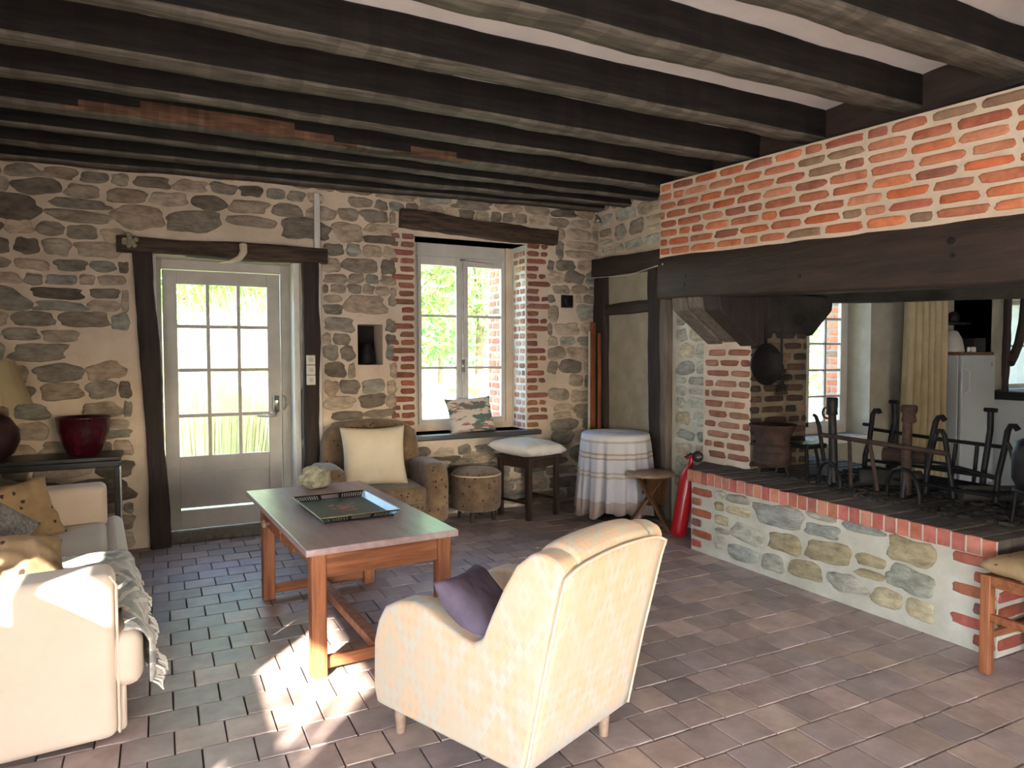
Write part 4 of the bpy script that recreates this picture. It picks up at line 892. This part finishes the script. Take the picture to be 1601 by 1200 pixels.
o = b.obj('tablecloth', [MTc], smooth=True, solid=.002); o.location = (3.62, 5.12, 0); tag(o, 'pale cloth with thin brown stripes draped over the round corner table', 'tablecloth')
ST = thing('stool', 'small round rustic three-legged stool with pale top by the extinguisher', 'stool', (3.665, 4.68, 0))
b = B(); b.lathe([(.001, .45), (.19, .45), (.205, .457), (.205, .472), (.19, .48), (.001, .48)], (0, 0, 0), 36, caps=False); b.obj('seat', ['stooltop'], ST, smooth=True)
for k, (tx, ty, bx_, by) in enumerate(((-.10, .05, .06, -.30), (.08, -.08, -.30, .05), (.05, .10, .08, .28))):
    b = B(); t_ = V(tx, ty, .45); q = V(bx_*.75, by*.75, 0); s_ = (q-t_).cross(V(0, 0, 1)).normalized()*.035; th = V(0, 0, 1).cross(s_).normalized()*.014
    b.hexa([q-s_*1-th, q+s_*1-th, q+s_*1+th, q-s_*1+th, t_-s_*.8-th, t_+s_*.8-th, t_+s_*.8+th, t_-s_*.8+th]); b.obj('leg', ['brwood'], ST, bevel=.005, recalc=True)
b = B(); b.hexa([V(-.05, -.04, .2), V(.10, -.06, .2), V(.11, -.03, .2), V(-.04, -.0, .2), V(-.08, -.08, .45), V(.12, -.09, .45), V(.12, -.05, .45), V(-.07, -.03, .45)]); b.obj('brace', ['brwood'], ST, bevel=.005)
# extinguisher
E_ = thing('fire_extinguisher', 'red fire extinguisher with black gauge leaning at the hearth corner', 'extinguisher', (3.72, 4.39, 0)); E_.rotation_euler = (math.radians(4), math.radians(9), 0)
b = B(); b.lathe([(.05, 0), (.062, .01), (.064, .03), (.064, .46), (.055, .51), (.035, .55), (.022, .57), (.022, .60)], (0, 0, 0), 32); b.obj('cylinder', ['red'], E_, smooth=True)
b = B(); b.tube([(0, 0, .60), (0, 0, .64)], .018); b.tube([(-.06, -.01, .63), (0, 0, .645), (.03, 0, .64)], .009); b.tube([(-.06, -.01, .66), (0, 0, .655)], .008); b.obj('valve', ['red'], E_, smooth=True)
Ei = (Matrix.Translation((3.72, 4.39, 0)) @ E_.rotation_euler.to_matrix().to_4x4()).inverted()
nc = V(3.70, 4.14, .672); nd = (nc-V(0, 0, H)).normalized().to_track_quat('Z', 'Y').to_matrix().to_4x4()
b = B(); b.lathe([(.001, 0), (.040, 0), (.043, .006), (.036, .04), (.012, .09)], (0, 0, 0), 28, caps=False); b.v = [tuple(Ei @ (nd @ Vector(q)+nc)) for q in b.v]; b.obj('horn_nozzle', ['black'], E_, smooth=True)
b = B(); b.tube([Ei @ V(3.79, 4.385, .63), Ei @ V(3.77, 4.30, .67), Ei @ (nc+V(.035, .05, 0))], .009); b.obj('hose', ['black'], E_, smooth=True)
# skis and pale pole in the corner
def plank(name, a, b_, w_, t_, m, label, cat, wdir=(1, 0, 0), tip=None):
    a, b_ = Vector(a), Vector(b_); wd = Vector(wdir).normalized()*w_/2; t = (b_-a).normalized(); n = t.cross(wd).normalized()*t_/2
    bb = B(); bb.hexa([a-wd-n, a+wd-n, a+wd+n, a-wd+n, b_-wd-n, b_+wd-n, b_+wd+n, b_-wd+n]); o = bb.obj(name, [m], bevel=min(t_, w_)*.3, recalc=True); return tag(o, label, cat)
plank('ski', (3.735, 5.66, 0), (3.88, 5.88, 1.79), .06, .018, 'orange_w', 'orange-brown varnished wooden ski leaning in the corner', 'ski')
plank('ski', (3.79, 5.63, 0), (3.905, 5.80, 1.68), .035, .018, 'orange_w', 'narrow brown wooden ski half behind the wider orange one', 'ski')
plank('pole', (3.665, 5.62, 0), (3.83, 5.87, 1.70), .02, .016, 'paint_w', 'thin white pole leaning left of the orange ski', 'pole')
PP = thing('painted_slat', 'pair of pale lime painted slats leaning in the corner by the skis', 'slat', (3.63, 5.60, 0)); PP.rotation_euler = (math.radians(-7), math.radians(4.5), 0)
for dx in (-.022, .022): bx('slat', [((dx-.011, -.01, .03), (dx+.011, .006, .40 if dx < 0 else .42)), ((dx-.011, -.01, .44), (dx+.011, .006, .5 if dx < 0 else .78))], 'lime', PP, .002)
for z in (.40, 0): bx('clip', [((-.045, -.015, z), (.045, .010, z+.035))], 'black', PP, .003)
# rush / cushioned chair at the right edge
CH = thing('chair', 'orange-brown wooden chair with floral seat pad beside the hearth end', 'chair', (3.345, 1.82, 0), math.radians(-3))
for x, y, z in ((0, 0, .455), (.42, .02, .95), (0, -.42, .455), (.42, -.44, .95)): bx('leg', [((x-.022, y-.022, 0), (x+.022, y+.022, z))], 'pine', CH, .005)
bx('seat_frame', [((-.018, -.42, .405), (.018, 0, .455)), ((.40, -.42, .405), (.435, 0, .455)), ((0, -.018, .405), (.42, .018, .455)), ((0, -.438, .405), (.42, -.402, .455))], 'pine_h', CH)
bx('rail', [((-.014, -.42, .245), (.014, 0, .28)), ((.406, -.42, .2), (.434, 0, .23)), ((0, -.012, .16), (.42, .012, .19))], 'pine_h', CH)
bx('back_slat', [((.405, -.42, .86), (.43, 0, .93)), ((.405, -.42, .70), (.43, 0, .75))], 'pine_h', CH)
cushion('seat_pad', 'gold floral pad on the seat of the chair by the hearth', (3.56, 1.60, .495), (0, 0, math.radians(-3)), .50, .49, .10, 'gold_f', 31, pinch=.03, pw=6)

# ================================================================== SMALL FITTINGS
b = B(); b.tube([(3.93, 5.90, 2.86), (3.93, 5.88, 2.84)], .012); b.lathe([(.012, 0), (.03, -.03), (.035, -.06), (.001, -.062)], (3.93, 5.87, 2.845), 16); tag(b.obj('spotlight', ['metal'], smooth=True), 'tiny metal spotlight in the ceiling corner above the skis', 'lamp')
b = B(); b.tube([(3.86, 4.75, 2.30), (3.80, 4.70, 2.26), (3.72, 4.6, 2.20), (3.60, 4.44, 2.17), (3.525, 4.36, 2.168)], .007); b.tube([(3.9, 5.9, 2.235), (3.895, 5.3, 2.20), (3.86, 4.75, 2.24)], .004); tag(b.obj('cable', ['plastic'], smooth=True), 'pale electric cable looping from the timber frame to the mantel', 'cable')
b = B(); b.box((3.555, 5.935, 1.94), (3.685, 6.0, 2.055)); b.lathe([(.05, 0), (.055, .02), (.03, .03)], (3.62, 5.935, 1.998), 20, R=RX); tag(b.obj('iron_box', ['iron'], bevel=.008), 'small black iron box set in the stone wall right of the window', 'box')
b = B(); b.lathe([(.05, 0), (.07, .03), (.06, .12), (.035, .17), (.04, .2), (.001, .2)], (1.63, 6.06, 1.38), 20); tag(b.obj('dark_jug', ['iron'], smooth=True), 'dark jug standing in the wall niche between door and window', 'jug')

# ================================================================== KITCHEN
FR = thing('fridge', 'tall white fridge in the kitchen beyond the fireplace', 'fridge', (7.82, 4.68, 0))
bx('fridge_body', [((-.30, -.24, .03), (.30, .26, 1.455))], 'fridge', FR, .01)
bx('fridge_door', [((-.30, -.285, .06), (.30, -.245, 1.455))], 'fridge', FR, .012)
b = B(); b.tube([(-.265, -.285, 1.31), (-.235, -.32, 1.28), (-.235, -.32, 1.08), (-.265, -.285, 1.05)], .008); b.obj('handle', ['paint_w'], FR, smooth=True)
bx('badge', [((.215, -.290, 1.33), (.245, -.284, 1.37))], 'metal', FR, .002)
bx('top_board', [((-.31, -.26, 1.456), (.31, .26, 1.485))], 'brwood', FR, .004)
b = B(); b.lathe([(.11, 0), (.115, .01), (.09, .14), (.05, .22), (.02, .235), (.001, .235)], (7.68, 4.60, 1.486), 24); tag(b.obj('white_bag', ['paint'], smooth=True), 'pale domed cover standing on the fridge top beside the curtain', 'cover')
bx_o = bx('microwave', [((7.92, 4.5, 1.487), (8.12, 4.85, 1.64))], 'dark', None, .01); tag(bx_o, 'black box-shaped appliance on top of the white fridge', 'appliance')
for k, (x, lab) in enumerate(((7.80, 'left'), (7.865, 'middle'), (7.905, 'right'))):
    b = B(); b.lathe([(.015, 0), (.018, .01), (.016, .045), (.01, .055)], (x, 4.5, 1.487), 12); tag(b.obj('small_jar', ['paint_w'], smooth=True), f'tiny white jar on the fridge top, {lab} one of three', 'jar', 'jars on the fridge')
bx_o = bx('wall_shelf', [((7.45, 4.75, 1.80), (8.28, 4.94, 1.825))], 'dark', None); tag(bx_o, 'dark shelf on the wall above the fridge', 'shelf')
b = B(); b.lathe([(.05, 0), (.07, .03), (.06, .09), (.03, .12), (.001, .125)], (8.1, 4.85, 1.826), 16); tag(b.obj('dark_pot', ['iron'], smooth=True), 'dark pot on the shelf above the fridge', 'pot')
b = B(); b.lathe([(.04, 0), (.045, .03), (.04, .12), (.001, .125)], (7.75, 4.85, 1.826), 16); tag(b.obj('tin', ['metal'], smooth=True), 'dull metal tin on the shelf above the fridge', 'tin')
CU = thing('curtain', 'long cream linen curtain hanging beside the fridge', 'curtain', (6.93, 4.40, 0))
def cur(a, c):
    z = 2.35-c*2.30; w = .33+.03*c; x = (a*2-1)*w+.0; ph = a*2*PI*6.5
    return V(x-.03*c+.015*math.sin(ph+1), .045*math.sin(ph+.6*nz((a*4, c*2, 0), 1))*(1+.3*c), z)
b = B(); b.grid(150, 24, cur); b.obj('curtain_cloth', ['curtain'], CU, smooth=True, solid=.003)
b = B(); b.tube([(-.45, 0, 2.36), (.45, 0, 2.36)], .012); b.obj('curtain_rod', ['iron'], CU, smooth=True)
KC = thing('kitchen_counter', 'white kitchen counter with dark worktop at the right edge', 'counter', (8.16, 4.0, 0))
bx('cabinet', [((.0, .05, 0), (1.5, .6, .97))], 'fridge', KC, .005); bx('worktop', [((-.02, .0, .98), (1.5, .6, 1.06))], 'dark', KC, .006)
tag(timber('kitchen_post', (8.13, 4.30, 1.06), (8.15, 4.30, 2.6), .06, .05, 'vbeam', seed=3, up=V(0, 1, 0)), 'dark timber post above the kitchen counter', 'post')
b = B(); b.tube([(8.15, 4.27, 1.36), (8.22, 4.27, 1.44), (8.31, 4.27, 1.58), (8.38, 4.27, 1.80), (8.42, 4.27, 2.1), (8.44, 4.27, 2.4)], .045, 8); tag(b.obj('curved_brace', ['vbeam'], smooth=True), 'dark curved timber brace before the right kitchen window', 'brace')

# ================================================================== OUTDOORS
b = B(); b.box((-40, 6.66, -.15), (60, 120, -.05)); b.box((4.4, 5.06, -.15), (60, 6.66, -.05)); struct(b.obj('ground_lawn', ['lawn']))
b = B(); b.box((1.6, 6.7, -.049), (6, 9.2, -.03)); struct(b.obj('ground_patio', ['paver']))
b = B(); b.box((-40, -60, -.15), (60, -4.1, -.05)); b.box((-40, -4.1, -.15), (-1.66, 6.66, -.05)); struct(b.obj('ground_front', ['paver']))
rg = random.Random(17)
def tuft(name, label, c, n, h, spread, m, lean=.35, wd=.007):
    b = B()
    for k in range(n):
        a = rg.random()*2*PI; r = rg.random()**.5*spread; p = V(r*math.cos(a), r*math.sin(a), 0); hh = h*rg.uniform(.55, 1.1); d = V(math.cos(a), math.sin(a), 0)*lean*hh*rg.uniform(.2, 1.4)+V(rg.uniform(-.1, .1), rg.uniform(-.1, .1), 0)
        s = V(-math.sin(a+rg.random()), math.cos(a), 0)*wd; q = rg.uniform(.7, 1.15)
        p1 = p+d*.3+V(0, 0, hh*.55); p2 = p+d+V(0, 0, hh*(.95-.3*rg.random()))
        b.add([p-s, p+s, p1+s*.8, p1-s*.8, p2], [(0, 1, 2, 3), (3, 2, 4)], 0, (q, q, q*.95))
    o = b.obj(name, [m]); o.location = c; tag(o, label, 'grass'); return o
tuft('pampas_grass', 'tall pale pampas grass clump seen through the door panes', (.55, 9.6, -.05), 4200, 2.3, 1.0, 'straw')
tuft('pampas_grass', 'second pampas grass clump further right behind the door', (1.7, 10.9, -.05), 3200, 2.6, 1.0, 'straw')
tuft('pampas_grass', 'distant pampas grass clump left behind the door panes', (-.6, 11.5, -.05), 2200, 1.6, 1.0, 'straw')
def tree(label, c, h, r, m, n=2600, seed=0, leaf=.16):
    rg = random.Random(seed); t = thing('tree', label, 'tree', c)
    b = B(); b.tube([(0, 0, 0), (.1, 0, h*.3), (-.05, .05, h*.6), (.1, 0, h*.85)], [.16, .13, .09, .03], 10)
    for k in range(9):
        a = rg.random()*6.28; z = h*rg.uniform(.25, .7); b.tube([(0, 0, z), (r*.4*math.cos(a), r*.4*math.sin(a), z+h*.1), (r*.75*math.cos(a), r*.75*math.sin(a), z+h*.14)], [.05, .035, .012], 6)
    b.obj('trunk', ['bark'], t, smooth=True)
    b = B(); cl = [(V(rg.gauss(0, .5)*r, rg.gauss(0, .5)*r, h*rg.uniform(.2, 1.0)), rg.uniform(.25, .5)*r) for k in range(26)]
    for k in range(n):
        cc, cr = rg.choice(cl); d = V(rg.gauss(0, 1), rg.gauss(0, 1), rg.gauss(0, 1)).normalized()*cr*rg.uniform(.6, 1); p = cc+d
        if p.z < h*.08: continue
        u = V(rg.gauss(0, 1), rg.gauss(0, 1), rg.gauss(0, 1)).normalized(); v = u.orthogonal().normalized(); s = leaf*rg.uniform(.5, 1.2); q = rg.uniform(.65, 1.25)
        b.add([p-u*s, p+v*s*.5, p+u*s, p-v*s*.5], [(0, 1, 2, 3)], 0, (q, q, q*.9))
    b.obj('foliage', [m], t); return t
tree('bright spring-green tree filling the left casement of the window', (7.0, 22, 0), 10, 4.0, 'leaf', seed=1, n=5200)
tree('darker bushy tree behind the right casement of the window', (9.8, 22, 0), 9, 3.6, 'leaf2', seed=2, n=5200)
tree('tall green tree further left beyond the window', (5.0, 30, 0), 12, 4.5, 'leaf', seed=3, n=5200, leaf=.22)
tree('tree beyond the top door panes on the left', (.2, 26, 0), 9, 3.6, 'leaf', seed=4, n=4200, leaf=.2)
tree('tree beyond the top door panes on the right', (3.4, 34, 0), 13, 4.0, 'leaf', seed=5, n=4200, leaf=.22)
tree('small bush on the lawn outside the kitchen window', (11.2, 10.5, 0), 4.6, 2.0, 'leaf', seed=6, n=4200, leaf=.10)
tree('tall tree behind the bush outside the kitchen window', (19, 18, 0), 10, 4.6, 'leaf2', seed=7, n=5200)
tree('distant tree between the pampas grass and the window view', (13, 34, 0), 12, 5.5, 'leaf', seed=8, n=5200, leaf=.24)
# leafy plant on the patio by the brick reveal
t = thing('leafy_shrub', 'yellow-green large-leaved shrub outside the window by the brick reveal', 'shrub', (3.25, 7.25, -.03))
b = B(); bl = B(); rg = random.Random(5)
for k in range(26):
    a = rg.random()*6.28; r = rg.uniform(.05, .34); z = rg.uniform(.55, 1.22); p = V(r*math.cos(a), r*math.sin(a), z)
    b.tube([(0, 0, 0), p*.6, p], [.008, .006, .003], 5)
    d = V(math.cos(a), math.sin(a), rg.uniform(-.3, .4)).normalized(); s = d.cross(V(0, 0, 1)).normalized(); L = rg.uniform(.12, .2); up = s.cross(d)*.02; q = rg.uniform(.8, 1.2)
    bl.add([p, p+d*L*.35+s*L*.32+up, p+d*L*.75+s*L*.26+up, p+d*L, p+d*L*.75-s*L*.26+up, p+d*L*.35-s*L*.32+up, p+d*L*.5-up], [(0, 1, 6), (1, 2, 6), (2, 3, 6), (3, 4, 6), (4, 5, 6), (5, 0, 6)], 0, (q, q, q))
b.obj('stem', ['bark'], t, smooth=True); bl.obj('foliage', ['leafy'], t)
t = thing('garden_table', 'white garden table on the patio outside the window', 'table', (3.0, 8.1, -.03))
bx('tabletop', [((-.55, -.35, .66), (.35, .35, .70))], 'paint_w', t, .01)
for x, y in ((-.5, -.3), (.3, -.3), (-.5, .3), (.3, .3)): bx('leg', [((x-.02, y-.02, 0), (x+.02, y+.02, .66))], 'paint_w', t)
t = thing('garden_chair', 'weathered wooden garden chair beside the white patio table', 'chair', (2.25, 8.2, -.03), .5)
bx('seat', [((-.22, -.22, .42), (.22, .22, .45))], 'stooltop', t)
for x, y in ((-.2, -.2), (.2, -.2), (-.2, .2), (.2, .2)): bx('leg', [((x-.02, y-.02, 0), (x+.02, y+.02, .42))], 'stooltop', t)
bx('backrest', [((-.22+k*.1, .19, .45), (-.17+k*.1, .21, .92)) for k in range(5)]+[((-.23, .185, .88), (.25, .215, .95))], 'stooltop', t)

t = thing('dapple_shrub', 'tall thin shrub added out of view beyond the left wall to dapple the sun patch', 'shrub', (-2.35, -.75, -.05))  # unseen shrub added to break up the edges of the sun patch
b = B(); bl = B(); rg = random.Random(12); b.tube([(0, 0, 0), (.05, 0, 1.0), (0, .03, 2.2)], [.03, .02, .008], 8); b.obj('stem', ['bark'], t, smooth=True)
for k in range(260):
    a = rg.random()*6.28; r = rg.uniform(.0, .42); p = V(r*math.cos(a), r*math.sin(a)-.1, rg.uniform(1.75, 2.28)); u = V(rg.gauss(0, 1), rg.gauss(0, 1), rg.gauss(0, 1)).normalized(); v = u.orthogonal().normalized(); s_ = rg.uniform(.02, .05)
    bl.add([p-u*s_, p+v*s_*.6, p+u*s_, p-v*s_*.6], [(0, 1, 2, 3)])
bl.obj('foliage', ['leaf2'], t)
